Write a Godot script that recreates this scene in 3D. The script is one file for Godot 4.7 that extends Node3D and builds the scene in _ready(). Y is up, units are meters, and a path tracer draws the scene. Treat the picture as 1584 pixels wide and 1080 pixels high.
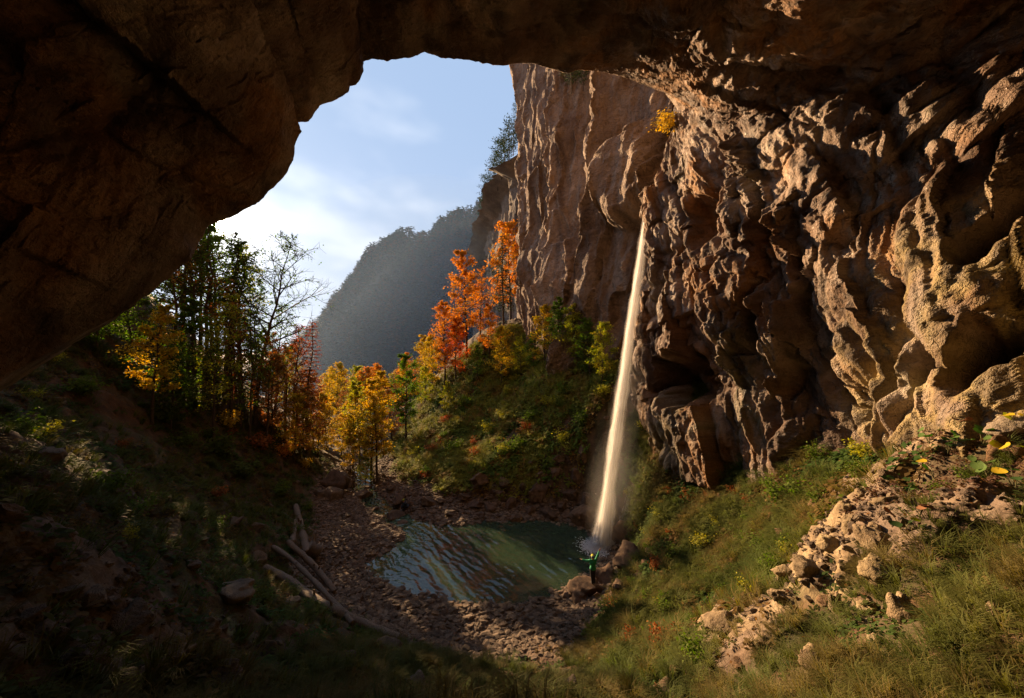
extends Node3D

const F := 792.0
const EYE := 14.0
const K := 540.0 / 792.0   # distances below are counted in steps of K metres along the view
var sun_to := Vector3(-452, 191, -540).normalized()
var counts := {}
var M := {}
var rng := RandomNumberGenerator.new()
var nz := {}

# ---------------------------------------------------------------- helpers
func P(px: float, py: float, d: float) -> Vector3:
	return Vector3((px - 792.0) / F * d, EYE - (py - 540.0) / F * d, -d * K)

func noise(sd: int, freq: float, oct := 4, fractal := FastNoiseLite.FRACTAL_FBM, kind := FastNoiseLite.TYPE_SIMPLEX_SMOOTH, gain := 0.5) -> FastNoiseLite:
	var n := FastNoiseLite.new()
	n.seed = sd
	n.frequency = freq
	n.noise_type = kind
	n.fractal_type = fractal
	n.fractal_octaves = oct
	n.fractal_gain = gain
	return n

func numbered(called: String) -> String:
	var k: int = counts.get(called, 0)
	counts[called] = k + 1
	return called if k == 0 else "%s_%03d" % [called, k]

func tag(o: Node, label := "", category := "", group := "", kind := "") -> void:
	if label: o.set_meta("label", label)
	if category: o.set_meta("category", category)
	if group: o.set_meta("group", group)
	if kind: o.set_meta("kind", kind)

func base(called: String, at: Vector3, turn := 0.0) -> Node3D:
	var o := Node3D.new()
	o.name = numbered(called)
	add_child(o)
	o.position = at
	o.rotation.y = turn
	return o

func put(called: String, m: Mesh, mat: Material, parent: Node = null) -> MeshInstance3D:
	var o := MeshInstance3D.new()
	o.mesh = m
	o.material_override = mat
	o.name = numbered(called) if parent == null else called
	if parent == null: add_child(o)
	else: parent.add_child(o, true)
	return o

func copy_of(src: Node3D, called := "") -> Node3D:
	var c: Node3D = src.duplicate()
	c.name = numbered(called if called else String(src.name).rstrip("0123456789_"))
	add_child(c)
	return c

func scatter(called: String, m: Mesh, mat: Material, xf: Array[Transform3D], cols: PackedColorArray, parent: Node = null) -> MultiMeshInstance3D:
	var mm := MultiMesh.new()
	mm.transform_format = MultiMesh.TRANSFORM_3D
	mm.use_colors = true
	mm.mesh = m
	mm.instance_count = xf.size()
	for i in xf.size():
		mm.set_instance_transform(i, xf[i])
		mm.set_instance_color(i, cols[i])
	var o := MultiMeshInstance3D.new()
	o.multimesh = mm
	o.material_override = mat
	o.name = numbered(called) if parent == null else called
	if parent == null: add_child(o)
	else: parent.add_child(o, true)
	o.set_meta("kind", "stuff")
	return o

func rnd(a: float, b: float) -> float:
	return rng.randf_range(a, b)

class MB:
	var v := PackedVector3Array()
	var n := PackedVector3Array()
	var c := PackedColorArray()
	var idx := PackedInt32Array()

	func tube(pts: PackedVector3Array, rad: PackedFloat32Array, sides: int, col: Color, rough := 0.0, r: RandomNumberGenerator = null) -> void:
		var first := v.size()
		var side := Vector3.RIGHT
		for k in pts.size():
			var dir := (pts[mini(k + 1, pts.size() - 1)] - pts[maxi(k - 1, 0)]).normalized()
			side = (side - dir * side.dot(dir))
			if side.length() < 0.05: side = dir.cross(Vector3(0.3, 0.2, 0.9))
			side = side.normalized()
			var other := dir.cross(side)
			for s in sides:
				var a := TAU * s / sides
				var out := side * cos(a) + other * sin(a)
				var rr := rad[k]
				if rough > 0.0: rr *= 1.0 + rough * (r.randf() - 0.5)
				v.append(pts[k] + out * rr)
				n.append(out)
				c.append(col)
		for k in pts.size() - 1:
			for s in sides:
				var a0 := first + k * sides + s
				var a1 := first + k * sides + (s + 1) % sides
				idx.append_array([a0, a0 + sides, a1, a1, a0 + sides, a1 + sides])
		# end cap
		var last := first + (pts.size() - 1) * sides
		if rad[pts.size() - 1] > 0.02:
			for cap in 2:
				var ring := last if cap == 1 else first
				var mid := v.size()
				v.append(pts[pts.size() - 1] if cap == 1 else pts[0])
				n.append((pts[pts.size() - 1] - pts[pts.size() - 2]).normalized() if cap == 1 else (pts[0] - pts[1]).normalized())
				c.append(col * Color(1.5, 1.35, 1.1))
				for s in sides:
					if cap == 1: idx.append_array([mid, ring + (s + 1) % sides, ring + s])
					else: idx.append_array([mid, ring + s, ring + (s + 1) % sides])

	func leaf(p: Vector3, along: Vector3, up: Vector3, length: float, width: float, col: Color) -> void:
		var first := v.size()
		var side := along.cross(up).normalized() * width * 0.5
		var nn := side.cross(along).normalized()
		var mid := p + along * length * 0.45 + nn * length * 0.06
		v.append(p); v.append(mid - side); v.append(p + along * length); v.append(mid + side)
		for k in 4:
			n.append(nn)
			c.append(col)
		idx.append_array([first, first + 1, first + 2, first, first + 2, first + 3])

	func commit() -> ArrayMesh:
		var a := []
		a.resize(Mesh.ARRAY_MAX)
		a[Mesh.ARRAY_VERTEX] = v
		a[Mesh.ARRAY_NORMAL] = n
		a[Mesh.ARRAY_COLOR] = c
		a[Mesh.ARRAY_INDEX] = idx
		var m := ArrayMesh.new()
		m.add_surface_from_arrays(Mesh.PRIMITIVE_TRIANGLES, a)
		return m

# a grid of rows x cols points to a mesh; flip turns its front
func grid_mesh(rows: int, cols: int, v: PackedVector3Array, c: PackedColorArray, flip := false) -> ArrayMesh:
	var n := PackedVector3Array()
	n.resize(v.size())
	for r in rows:
		var r0 := maxi(r - 1, 0) * cols
		var r1 := mini(r + 1, rows - 1) * cols
		var ro := r * cols
		for k in cols:
			var du := v[r1 + k] - v[r0 + k]
			var dv := v[ro + mini(k + 1, cols - 1)] - v[ro + maxi(k - 1, 0)]
			var q := dv.cross(du).normalized()
			n[ro + k] = -q if flip else q
	var idx := PackedInt32Array()
	idx.resize((rows - 1) * (cols - 1) * 6)
	var w := 0
	for r in rows - 1:
		for k in cols - 1:
			var a := r * cols + k
			var b := a + 1
			var d := a + cols
			var e := d + 1
			if flip:
				idx[w] = a; idx[w + 1] = b; idx[w + 2] = d; idx[w + 3] = b; idx[w + 4] = e; idx[w + 5] = d
			else:
				idx[w] = a; idx[w + 1] = d; idx[w + 2] = b; idx[w + 3] = b; idx[w + 4] = d; idx[w + 5] = e
			w += 6
	var arr := []
	arr.resize(Mesh.ARRAY_MAX)
	arr[Mesh.ARRAY_VERTEX] = v
	arr[Mesh.ARRAY_NORMAL] = n
	arr[Mesh.ARRAY_COLOR] = c
	arr[Mesh.ARRAY_INDEX] = idx
	var m := ArrayMesh.new()
	m.add_surface_from_arrays(Mesh.PRIMITIVE_TRIANGLES, arr)
	return m

func catmull(a: Vector3, b: Vector3, c: Vector3, d: Vector3, t: float) -> Vector3:
	return b.cubic_interpolate(c, a, d, t)

# ---------------------------------------------------------------- the run
func _ready() -> void:
	rng.seed = 7
	light_and_camera()
	materials()
	prepare_ground()
	build_ground()
	build_cave()
	build_cliffs()
	build_far()
	build_water()
	build_rocks()
	build_trees()
	build_plants()
	build_shrubs()
	build_logs()
	build_people()

func light_and_camera() -> void:
	var cam := Camera3D.new()
	cam.name = "camera"
	add_child(cam)
	cam.position = Vector3(0, EYE, 0)
	cam.fov = 90.0
	cam.near = 0.05
	cam.far = 6000.0
	cam.current = true
	var env := Environment.new()
	env.background_mode = Environment.BG_SKY
	env.tonemap_mode = Environment.TONE_MAPPER_LINEAR
	env.tonemap_exposure = 3.4
	env.sdfgi_enabled = true
	env.ssao_enabled = true
	env.ssil_enabled = true
	env.fog_enabled = false
	env.fog_density = 0.0
	env.volumetric_fog_enabled = true
	env.volumetric_fog_density = 0.0
	env.fog_light_color = Color(0.80, 0.88, 1.0)
	var pan := PanoramaSkyMaterial.new()
	pan.panorama = sky_picture()
	pan.energy_multiplier = 0.47
	var sky := Sky.new()
	sky.sky_material = pan
	env.sky = sky
	var we := WorldEnvironment.new()
	we.name = "air"
	we.environment = env
	add_child(we)
	var sun := DirectionalLight3D.new()
	sun.name = "sun"
	add_child(sun)
	sun.look_at_from_position(Vector3.ZERO, -sun_to, Vector3.UP)
	sun.light_energy = 1.6
	sun.light_angular_distance = 0.55
	sun.light_color = Color(1.0, 0.82, 0.61)
	sun.shadow_enabled = true

# low sun behind thin veils of cloud: blue overhead, white towards the horizon, a bright aureole at the sun
func sky_picture() -> ImageTexture:
	var w := 1024
	var h := 512
	var img := Image.create(w, h, false, Image.FORMAT_RGBF)
	var cl := noise(31, 1.7, 5)
	var cl2 := noise(32, 4.5, 4)
	for j in h:
		var el := (0.5 - (j + 0.5) / h) * PI
		var up := maxf(sin(el), 0.0)
		var k := pow(1.0 - up, 5.0)
		for i in w:
			var az := (i + 0.5) / w * TAU
			var dir := Vector3(sin(az) * cos(el), sin(el), -cos(az) * cos(el))
			var col := Vector3(0.26, 0.36, 0.53).lerp(Vector3(0.66, 0.71, 0.80), k)
			if el > -0.02:
				var q := Vector3(dir.x, dir.y * 2.6, dir.z)
				var c := cl.get_noise_3dv(q) + 0.45 * cl2.get_noise_3dv(q)
				var low := clampf(1.0 - up * 1.5, 0.0, 1.0)
				var cov := smoothstep(0.1, 0.9, c + low * 0.5) * (0.12 + 0.6 * low)
				col = col.lerp(Vector3(0.80, 0.82, 0.86), cov)
			var cs := dir.dot(sun_to)
			var g := acos(clampf(cs, -1, 1))
			col += Vector3(1.0, 0.93, 0.82) * (0.22 * exp(-g * 4.5) + 2.6 * exp(-g * 30.0)) + Vector3(1.0, 0.9, 0.7) * 30.0 * smoothstep(0.021, 0.009, g)
			img.set_pixel(i, j, Color(col.x, col.y, col.z))
	return ImageTexture.create_from_image(img)

func grain(sd: int, freq: float, lo: Color, mid: Color, hi: Color, oct := 6, size := 512, fractal := FastNoiseLite.FRACTAL_FBM) -> NoiseTexture2D:
	var t := NoiseTexture2D.new()
	t.width = size
	t.height = size
	t.seamless = true
	t.noise = noise(sd, freq, oct, fractal, FastNoiseLite.TYPE_SIMPLEX_SMOOTH, 0.6)
	var g := Gradient.new()
	g.offsets = PackedFloat32Array([0.15, 0.5, 0.85])
	g.colors = PackedColorArray([lo, mid, hi])
	t.color_ramp = g
	return t

func relief(sd: int, freq: float, oct := 6, size := 512, fractal := FastNoiseLite.FRACTAL_FBM) -> NoiseTexture2D:
	var t := NoiseTexture2D.new()
	t.width = size
	t.height = size
	t.seamless = true
	t.noise = noise(sd, freq, oct, fractal, FastNoiseLite.TYPE_SIMPLEX_SMOOTH, 0.6)
	return t

# cracked stone: ridges, grain and a net of fine cracks in one picture
func cracked(sd: int, size := 768) -> Array:
	var a := noise(sd, 0.014, 7, FastNoiseLite.FRACTAL_RIDGED, FastNoiseLite.TYPE_SIMPLEX_SMOOTH, 0.62).get_seamless_image(size, size).get_data()
	var cell := noise(sd + 1, 0.022, 2, FastNoiseLite.FRACTAL_FBM, FastNoiseLite.TYPE_CELLULAR)
	cell.cellular_return_type = FastNoiseLite.RETURN_DISTANCE2_SUB
	cell.domain_warp_enabled = true
	cell.domain_warp_amplitude = 30.0
	cell.domain_warp_frequency = 0.015
	var b := cell.get_seamless_image(size, size).get_data()
	var g := noise(sd + 2, 0.11, 4, FastNoiseLite.FRACTAL_FBM, FastNoiseLite.TYPE_SIMPLEX, 0.65).get_seamless_image(size, size).get_data()
	var h := PackedByteArray()
	var c := PackedByteArray()
	h.resize(size * size)
	c.resize(size * size * 3)
	for k in size * size:
		var crack := minf(1.0, b[k] / 255.0 * 4.5)
		var v := 0.42 * (a[k] / 255.0) + 0.33 * crack + 0.25 * (g[k] / 255.0)
		h[k] = int(v * 255.0)
		var w := clampf(0.50 + 0.30 * (g[k] / 255.0) + 0.24 * (a[k] / 255.0) + 0.14 * crack, 0, 1)
		c[k * 3] = int(w * 255.0)
		c[k * 3 + 1] = int(w * 252.0)
		c[k * 3 + 2] = int(w * 248.0)
	return [ImageTexture.create_from_image(Image.create_from_data(size, size, false, Image.FORMAT_L8, h)), ImageTexture.create_from_image(Image.create_from_data(size, size, false, Image.FORMAT_RGB8, c))]

func surface(called: String, tint: Color, tex: Texture2D, scale: float, rough: float, bump: Texture2D = null, bump_cm := 0.0, detail: Texture2D = null, detail_scale := 1.0) -> StandardMaterial3D:
	var m := StandardMaterial3D.new()
	m.resource_name = called
	m.albedo_color = tint
	m.roughness = rough
	m.vertex_color_use_as_albedo = true
	if tex:
		m.albedo_texture = tex
		m.uv1_triplanar = true
		m.uv1_world_triplanar = true
		m.uv1_scale = Vector3.ONE * scale
	if bump:
		m.heightmap_enabled = true
		m.heightmap_texture = bump
		m.heightmap_scale = bump_cm
	if detail:
		m.detail_enabled = true
		m.detail_albedo = detail
		m.detail_blend_mode = BaseMaterial3D.BLEND_MODE_MUL
		m.detail_uv_layer = BaseMaterial3D.DETAIL_UV_2
		m.uv2_triplanar = true
		m.uv2_world_triplanar = true
		m.uv2_scale = Vector3.ONE * detail_scale
	M[called] = m
	return m

func leafy(called: String, tint: Color, through: Color, rough := 0.75) -> StandardMaterial3D:
	var m := StandardMaterial3D.new()
	m.resource_name = called
	m.albedo_color = tint
	m.roughness = rough
	m.metallic_specular = 0.3
	m.vertex_color_use_as_albedo = true
	m.cull_mode = BaseMaterial3D.CULL_DISABLED
	m.backlight_enabled = true
	m.backlight = through
	M[called] = m
	return m

func lin(r: float, g: float, b: float) -> Color:
	return Color(r, g, b).linear_to_srgb()

func materials() -> void:
	var coarse := grain(11, 0.012, Color(0.62, 0.58, 0.56), Color(0.86, 0.83, 0.8), Color(1.0, 1.0, 1.0))
	var fine := grain(12, 0.03, Color(0.62, 0.6, 0.6), Color(0.9, 0.88, 0.86), Color(1, 1, 1), 5)
	var rel := relief(13, 0.02, 7, 512, FastNoiseLite.FRACTAL_RIDGED)
	var rel2 := relief(14, 0.025, 6)
	var crk := cracked(18)
	surface("cave_rock", Color.WHITE, crk[1], 0.27, 0.8, crk[0], 16.0, coarse, 0.06)
	M.cave_rock.roughness_texture = grain(15, 0.01, Color(0.25, 0.25, 0.25), Color(0.8, 0.8, 0.8), Color(1, 1, 1), 4)
	M.cave_rock.roughness_texture_channel = BaseMaterial3D.TEXTURE_CHANNEL_RED
	M.cave_rock.roughness = 1.0
	M.cave_rock.metallic_specular = 0.5
	surface("cliff_rock", Color.WHITE, crk[1], 0.11, 0.9, crk[0], 40.0, coarse, 0.03)
	surface("soil", Color.WHITE, coarse, 0.3, 0.95, rel2, 5.0, fine, 1.1)
	surface("stone", Color.WHITE, crk[1], 0.8, 0.85, crk[0], 5.0, coarse, 0.3)
	surface("bark", Color.WHITE, fine, 0.6, 0.9, rel, 2.0)
	surface("driftwood", Color.WHITE, fine, 0.9, 0.85, rel2, 1.5)
	leafy("leaf", Color.WHITE, Color(1.0, 1.0, 0.7))
	leafy("needle", Color.WHITE, Color(0.35, 0.35, 0.3))
	leafy("grass", Color.WHITE, Color(0.9, 0.9, 0.6))

# ---------------------------------------------------------------- ground
# spots on the ground: x, z, height
const SPOTS := [
	[0, 0, 12.2], [0, 8, 12.5], [-6, 4, 12.3], [6, 4, 12.9], [0, -4, 10.7], [0, -8, 8.0], [0, -12, 5.5], [0, -16, 3.3], [0, -20, 1.6], [0, -23, 0.6],
	[-3, -23, 0.55], [3.2, -24, 1.0], [3.5, -26, 0.9], [-7.5, -8, 9.3], [-7.5, -12, 7.6], [-8.9, -16, 6.3], [-5.2, -12, 6.2], [-4.4, -15, 4.5], [-4.9, -20, 2.3], [-10.4, -24, 2.5],
	[-13, -27, 2.3], [-13.8, -29, 2.6], [-13.7, -22, 6.8], [-17.8, -22, 9.6], [-13.5, -14, 10.8], [-19.2, -20, 11.5], [-22.4, -30, 10.2], [-19, -34, 5], [-19, -42, 3.4], [-28.7, -42, 12.9], [-27.5, -32, 17],
	[-23.8, -48, 7.9], [-22.4, -55, 3.6], [-18.8, -50, 1.4], [-10.5, -12, 10.0], [-6, -6, 9.9], [-9, -9, 10.5], [-16, -41, 0.7], [-11, -36, 0.4], [-9.5, -30, 0.4], [-7, -26, 0.45],
	[-12, -31, 1.0], [-13, -36, 0.8], [-14, -44, 0.4], [-17, -50, 0.3], [-16, -58, -0.2], [-19, -62, -0.4], [-18, -75, -0.6], [-20, -90, -0.5], [-24, -130, -1], [-9, -46, 0.5],
	[-4, -45.5, 1.0], [2, -45, 1.3], [5, -43.5, 1.6], [-12.6, -57, 0.9], [-7, -51, 1.8], [-1.9, -48.5, 3.0], [3.9, -46, 5.0], [6.5, -48, 7.9], [2.4, -57, 9.4], [5.5, -58, 13.0], [-4.2, -57, 3.2], [0.8, -68, 10.6], [-0.5, -77, 14],
	[-6.9, -60, 3.8], [-8, -70, 6.8], [-11.9, -62, 2.2], [-16.5, -68, 0.6], [-4.5, -72, 12.3], [-14, -80, 6.0], [-10, -92, 14], [-2, -80, 17], [8, -45, 11], [6.6, -37, 0.3],
	[7.9, -37, 2.9], [10, -38, 6.3], [10.6, -40, 9], [11.8, -35, 9.6], [10.1, -30, 4.2], [7.9, -30, 2.2], [5.9, -29, 0.9], [13.1, -29, 8.3], [10.4, -23, 5.0], [7.5, -23, 2.8],
	[4.9, -23.5, 1.35], [12.7, -22.5, 8.4], [8.8, -17, 6.4], [6.6, -17, 4.6], [4.2, -16, 4.0], [12.4, -17, 10.1], [9.6, -15, 8.5], [8.8, -11.5, 9.6], [10.7, -12, 10.8], [12.6, -13, 12.2],
	[7.2, -8, 9.9], [6.4, -10, 8.4], [5.0, -9, 8.0], [-32, -60, 10], [-34, -46, 18.5], [-40, -50, 24], [-35, -78, 4], [-45, -30, 28], [-30, -20, 17], [-24, -8, 14], [-20, 6, 14],
	[-50, -100, 2], [-60, -60, 26], [-90, -150, -6], [15, -50, 17], [20, -66, 22], [20, -30, 13], [20, -10, 14], [16, 8, 14], [10, -100, 22], [0, -150, 8],
	[-60, -210, -8], [10, -210, 10], [-110, -80, -4], [-110, -210, -10], [-110, 10, 20], [45, 10, 16], [45, -210, 20], [40, -90, 24], [-28, -105, 0], [-8, -110, 14]]
const POOL := [[-9.9, -32.5], [-8.6, -36.5], [-7.6, -39.6], [-4.8, -41.2], [-1.7, -41.8], [2, -42], [4.8, -41.4], [6.0, -39], [6.6, -36.6], [6.7, -34.4], [5.2, -32], [3.5, -30.2], [2.2, -28.9], [0.3, -27.7], [-3.4, -27.9], [-7.2, -29.8]]
const GRAVEL := [[-20, -64], [-18.5, -50], [-15.5, -41], [-13.2, -34], [-12, -29], [-9.5, -25.5], [-6, -23], [-2, -21.5], [1.5, -22], [4.2, -25], [5.4, -28], [7.2, -32], [8, -36], [6.5, -40], [5, -44], [0, -45], [-6, -46], [-11, -51], [-14.5, -60], [-16, -66]]
const STREAM := [[-7.2, -39.5], [-9.6, -43], [-12.2, -46.2], [-14.6, -51], [-16.5, -57], [-17.8, -62], [-18.2, -70], [-19, -80], [-21, -100]]
var tps_w := PackedFloat64Array()
var tps_x := PackedFloat64Array()
var tps_z := PackedFloat64Array()
const GX0 := -120.0
const GZ0 := 16.0
const GS := 1.5
const GNX := 113
const GNZ := 118
var gh := PackedFloat32Array()
const SX0 := -26.0
const SZ0 := -9.5
const SS := 0.5
const SNX := 82
const SNZ := 92
var pool_d := PackedFloat32Array()
var gravel_d := PackedFloat32Array()
var stream_d := PackedFloat32Array()

func solve(a: Array, b: PackedFloat64Array) -> PackedFloat64Array:
	var n := b.size()
	for c in n:
		var best := c
		for r in range(c + 1, n):
			if absf(a[r][c]) > absf(a[best][c]): best = r
		var t = a[c]; a[c] = a[best]; a[best] = t
		var tb := b[c]; b[c] = b[best]; b[best] = tb
		var rowc: PackedFloat64Array = a[c]
		var piv := rowc[c]
		for r in range(c + 1, n):
			var row: PackedFloat64Array = a[r]
			var f := row[c] / piv
			if f == 0.0: continue
			for k in range(c, n): row[k] -= f * rowc[k]
			b[r] -= f * b[c]
			a[r] = row
	var x := PackedFloat64Array()
	x.resize(n)
	for r in range(n - 1, -1, -1):
		var s := b[r]
		var row: PackedFloat64Array = a[r]
		for k in range(r + 1, n): s -= row[k] * x[k]
		x[r] = s / row[r]
	return x

func poly_dist(poly: Array, x: float, z: float, closed := true) -> float:
	var best := 1e9
	var inside := false
	var n := poly.size()
	var p := Vector2(x, z)
	var j := n - 1
	for i in n:
		var a := Vector2(poly[j][0], poly[j][1] * K)
		var b := Vector2(poly[i][0], poly[i][1] * K)
		if closed or i > 0:
			var ab := b - a
			var t := clampf((p - a).dot(ab) / ab.length_squared(), 0, 1)
			best = minf(best, (a + ab * t - p).length())
		if (b.y > z) != (a.y > z) and x < (a.x - b.x) * (z - b.y) / (a.y - b.y) + b.x:
			inside = not inside
		j = i
	return -best if inside and closed else best

func prepare_ground() -> void:
	nz.g1 = noise(41, 0.16, 4)
	nz.g2 = noise(42, 0.9, 4)
	nz.g3 = noise(43, 0.045, 3)
	nz.g4 = noise(44, 0.5, 3, FastNoiseLite.FRACTAL_RIDGED)
	var n := SPOTS.size()
	var a := []
	var b := PackedFloat64Array()
	b.resize(n + 3)
	for i in n:
		tps_x.append(SPOTS[i][0])
		tps_z.append(SPOTS[i][1] * K)
	for i in n + 3:
		var row := PackedFloat64Array()
		row.resize(n + 3)
		if i < n:
			b[i] = SPOTS[i][2]
			for k in n:
				var dx := tps_x[i] - tps_x[k]
				var dz := tps_z[i] - tps_z[k]
				row[k] = pow(dx * dx + dz * dz, 0.6) if i != k else 0.0
			row[i] += 0.02
			row[n] = 1.0; row[n + 1] = tps_x[i]; row[n + 2] = tps_z[i]
		else:
			for k in n: row[k] = 1.0 if i == n else (tps_x[k] if i == n + 1 else tps_z[k])
		a.append(row)
	tps_w = solve(a, b)
	gh.resize(GNX * GNZ)
	for j in GNZ:
		var z := GZ0 - j * GS
		for i in GNX:
			var x := GX0 + i * GS
			var s := tps_w[n] + tps_w[n + 1] * x + tps_w[n + 2] * z
			for k in n:
				var dx := x - tps_x[k]
				var dz := z - tps_z[k]
				s += tps_w[k] * pow(dx * dx + dz * dz, 0.6)
			gh[j * GNX + i] = s
	for j in SNZ:
		for i in SNX:
			var x := SX0 + i * SS
			var z := SZ0 - j * SS
			pool_d.append(poly_dist(POOL, x, z))
			gravel_d.append(poly_dist(GRAVEL, x, z))
			stream_d.append(poly_dist(STREAM, x, z, false))

func look_up(g: PackedFloat32Array, x0: float, z0: float, s: float, nx: int, nzz: int, x: float, z: float) -> float:
	var fx := clampf((x - x0) / s, 0, nx - 1.001)
	var fz := clampf((z0 - z) / s, 0, nzz - 1.001)
	var i := int(fx)
	var j := int(fz)
	fx -= i
	fz -= j
	var k := j * nx + i
	return (g[k] * (1 - fx) + g[k + 1] * fx) * (1 - fz) + (g[k + nx] * (1 - fx) + g[k + nx + 1] * fx) * fz

func near_water(g: PackedFloat32Array, x: float, z: float) -> float:
	if x < SX0 or x > SX0 + SS * (SNX - 1) or z > SZ0 or z < SZ0 - SS * (SNZ - 1): return 99.0
	return look_up(g, SX0, SZ0, SS, SNX, SNZ, x, z)

func outcrop(x: float, z: float) -> float:
	var d := z / K
	var w: float = nz.g2.get_noise_2d(x, z) * 0.5 + nz.g1.get_noise_2d(x * 2.0, z * 2.0) * 0.5
	var right := 0.0
	if x > 2.0:
		right = 1.0 - smoothstep(0.4, 1.1, Vector2((x - 8.9 + 0.15 * (d + 14)) / 2.5, (d + 13.6) / 4.7).length() + w)
		right = maxf(right, 0.75 * (1.0 - smoothstep(0.4, 1.1, Vector2((x - 6.2) / 1.5, (d + 14.2) / 3.6).length() + w)))
		right = maxf(right, 0.8 * (1.0 - smoothstep(0.4, 1.1, Vector2((x - 11.6) / 1.3, (d + 16.0) / 3.4).length() + w)))
	var left := 0.42 * (1.0 - smoothstep(0.5, 1.05, Vector2((x + 6.8) / 3.4, (d + 9.0) / 3.0).length() + w))
	return maxf(right, left)

func ground(x: float, z: float) -> float:
	var h := look_up(gh, GX0, GZ0, GS, GNX, GNZ, x, z)
	var gd := near_water(gravel_d, x, z)
	var wild := smoothstep(-0.5, 2.5, gd)
	h += wild * (nz.g1.get_noise_2d(x, z) * 0.75 + nz.g2.get_noise_2d(x, z) * 0.32) + (1.0 - wild) * nz.g2.get_noise_2d(x, z) * 0.07
	var o := outcrop(x, z)
	if o > 0.0:
		slab_at(x * 1.1 + h * 0.4, z * 1.1 - h * 0.3)
		h += o * (0.35 + 0.55 * slab_d + 0.4 * nz.g4.get_noise_3d(x * 0.9, h * 1.5, z * 0.9))
	var pd := near_water(pool_d, x, z)
	if pd < 3.5:
		var shore := 0.09 * pd + 0.03 if pd > 0 else 0.34 * maxf(pd, -3.2)
		shore += nz.g2.get_noise_2d(x * 1.3, z * 1.3) * 0.12
		h = lerpf(shore, h, smoothstep(0.0, 3.5, pd))
	var sd := near_water(stream_d, x, z)
	if sd < 2.0:
		h = minf(h, lerpf(-0.22 - 0.012 * maxf(0.0, -z / K - 40.0), h, smoothstep(0.35, 2.0, sd + 0.5 * nz.g1.get_noise_2d(x * 3.0, z * 3.0))))
	return h

func ground_normal(x: float, z: float) -> Vector3:
	var e := 0.4
	return Vector3(ground(x - e, z) - ground(x + e, z), 2 * e, ground(x, z - e) - ground(x, z + e)).normalized()

func mixc(a: Color, b: Color, t: float) -> Color:
	return a.lerp(b, clampf(t, 0, 1))

func build_ground() -> void:
	var zs := PackedFloat32Array()
	var z := 16.0
	while z > -150.0:
		zs.append(z)
		z -= maxf(0.10, 0.0095 * -z) if z < 2.0 else 0.5
	var xs := PackedFloat32Array()
	var x := 0.0
	while x < 44.0:
		xs.append(x)
		x += maxf(0.14, 0.013 * x)
	var left := PackedFloat32Array()
	x = -0.14
	while x > -116.0:
		left.append(x)
		x -= maxf(0.14, 0.0105 * -x)
	left.reverse()
	left.append_array(xs)
	xs = left
	var v := PackedVector3Array()
	var c := PackedColorArray()
	var rows := zs.size()
	var cols := xs.size()
	v.resize(rows * cols)
	c.resize(rows * cols)
	var earth := Color(0.13, 0.09, 0.058)
	var moss := Color(0.07, 0.09, 0.025)
	var litter := Color(0.17, 0.10, 0.05)
	var pebble := Color(0.22, 0.165, 0.125)
	var pale := Color(0.45, 0.38, 0.25)
	var grey := Color(0.27, 0.22, 0.185)
	for j in rows:
		for i in cols:
			var px := xs[i]
			var pz := zs[j]
			var h := ground(px, pz)
			var k := j * cols + i
			v[k] = Vector3(px, h, pz)
			var n1: float = nz.g1.get_noise_2d(px * 1.7 + 40, pz * 1.7)
			var n2: float = nz.g2.get_noise_2d(px * 1.4, pz * 1.4 + 90)
			var col := mixc(earth, moss, 0.5 + n1 * 1.6)
			col = mixc(col, litter, n2 * 1.5 + 0.25)
			var gd := near_water(gravel_d, px, pz)
			if gd < 2.0:
				col = mixc(mixc(pebble, grey, 0.5 + n2 * 1.4), col, smoothstep(-0.4, 1.2, gd + n2))
			var o := outcrop(px, pz)
			if o > 0.01:
				var rockc := mixc(grey, pale, 0.35 + n1 * 1.6) if px > 0 else mixc(grey, Color(0.24, 0.2, 0.15), 0.5 + n1)
				col = mixc(col, rockc, o * 1.4)
			c[k] = col
	var g := put("ground", grid_mesh(rows, cols, v, c, true), M.soil)
	tag(g, "valley ground of soil, gravel and scree around the pool", "", "", "structure")
	var far := PlaneMesh.new()
	far.size = Vector2(4000, 4000)
	var fp := put("lowland", far, M.soil)
	fp.position = Vector3(0, -14, -1000)
	tag(fp, "low land beyond the valley", "", "", "structure")

# broken rock: cells on a plane, each a tilted slab; sets slab_d (offset), slab_e (distance to the crack), slab_t (tone)
var slab := PackedFloat32Array()
var slab_d := 0.0
var slab_e := 0.0
var slab_t := 0.0
func slab_at(a: float, b: float) -> void:
	if slab.is_empty():
		var r := RandomNumberGenerator.new()
		r.seed = 77
		for k in 4096:
			slab.append(r.randf_range(0.12, 0.88))
			slab.append(r.randf_range(0.12, 0.88))
			slab.append(r.randf_range(-1, 1))
			slab.append(r.randfn(0, 0.55))
			slab.append(r.randfn(0, 0.55))
			slab.append(r.randf_range(-1, 1))
	var i := floori(a)
	var j := floori(b)
	var f1 := -99.0
	var f2 := -99.0
	var best := 0
	for dj in range(-1, 2):
		for di in range(-1, 2):
			var q := (((j + dj) & 63) * 64 + ((i + di) & 63)) * 6
			var dx := a - (i + di) - slab[q]
			var dy := b - (j + dj) - slab[q + 1]
			var l := slab[q + 2] * 0.32 + slab[q + 3] * dx + slab[q + 4] * dy - 0.5 * (dx * dx + dy * dy)
			if l > f1:
				f2 = f1
				f1 = l
				best = q
			elif l > f2: f2 = l
	slab_d = f1
	slab_e = f1 - f2
	slab_t = slab[best + 5]

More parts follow.
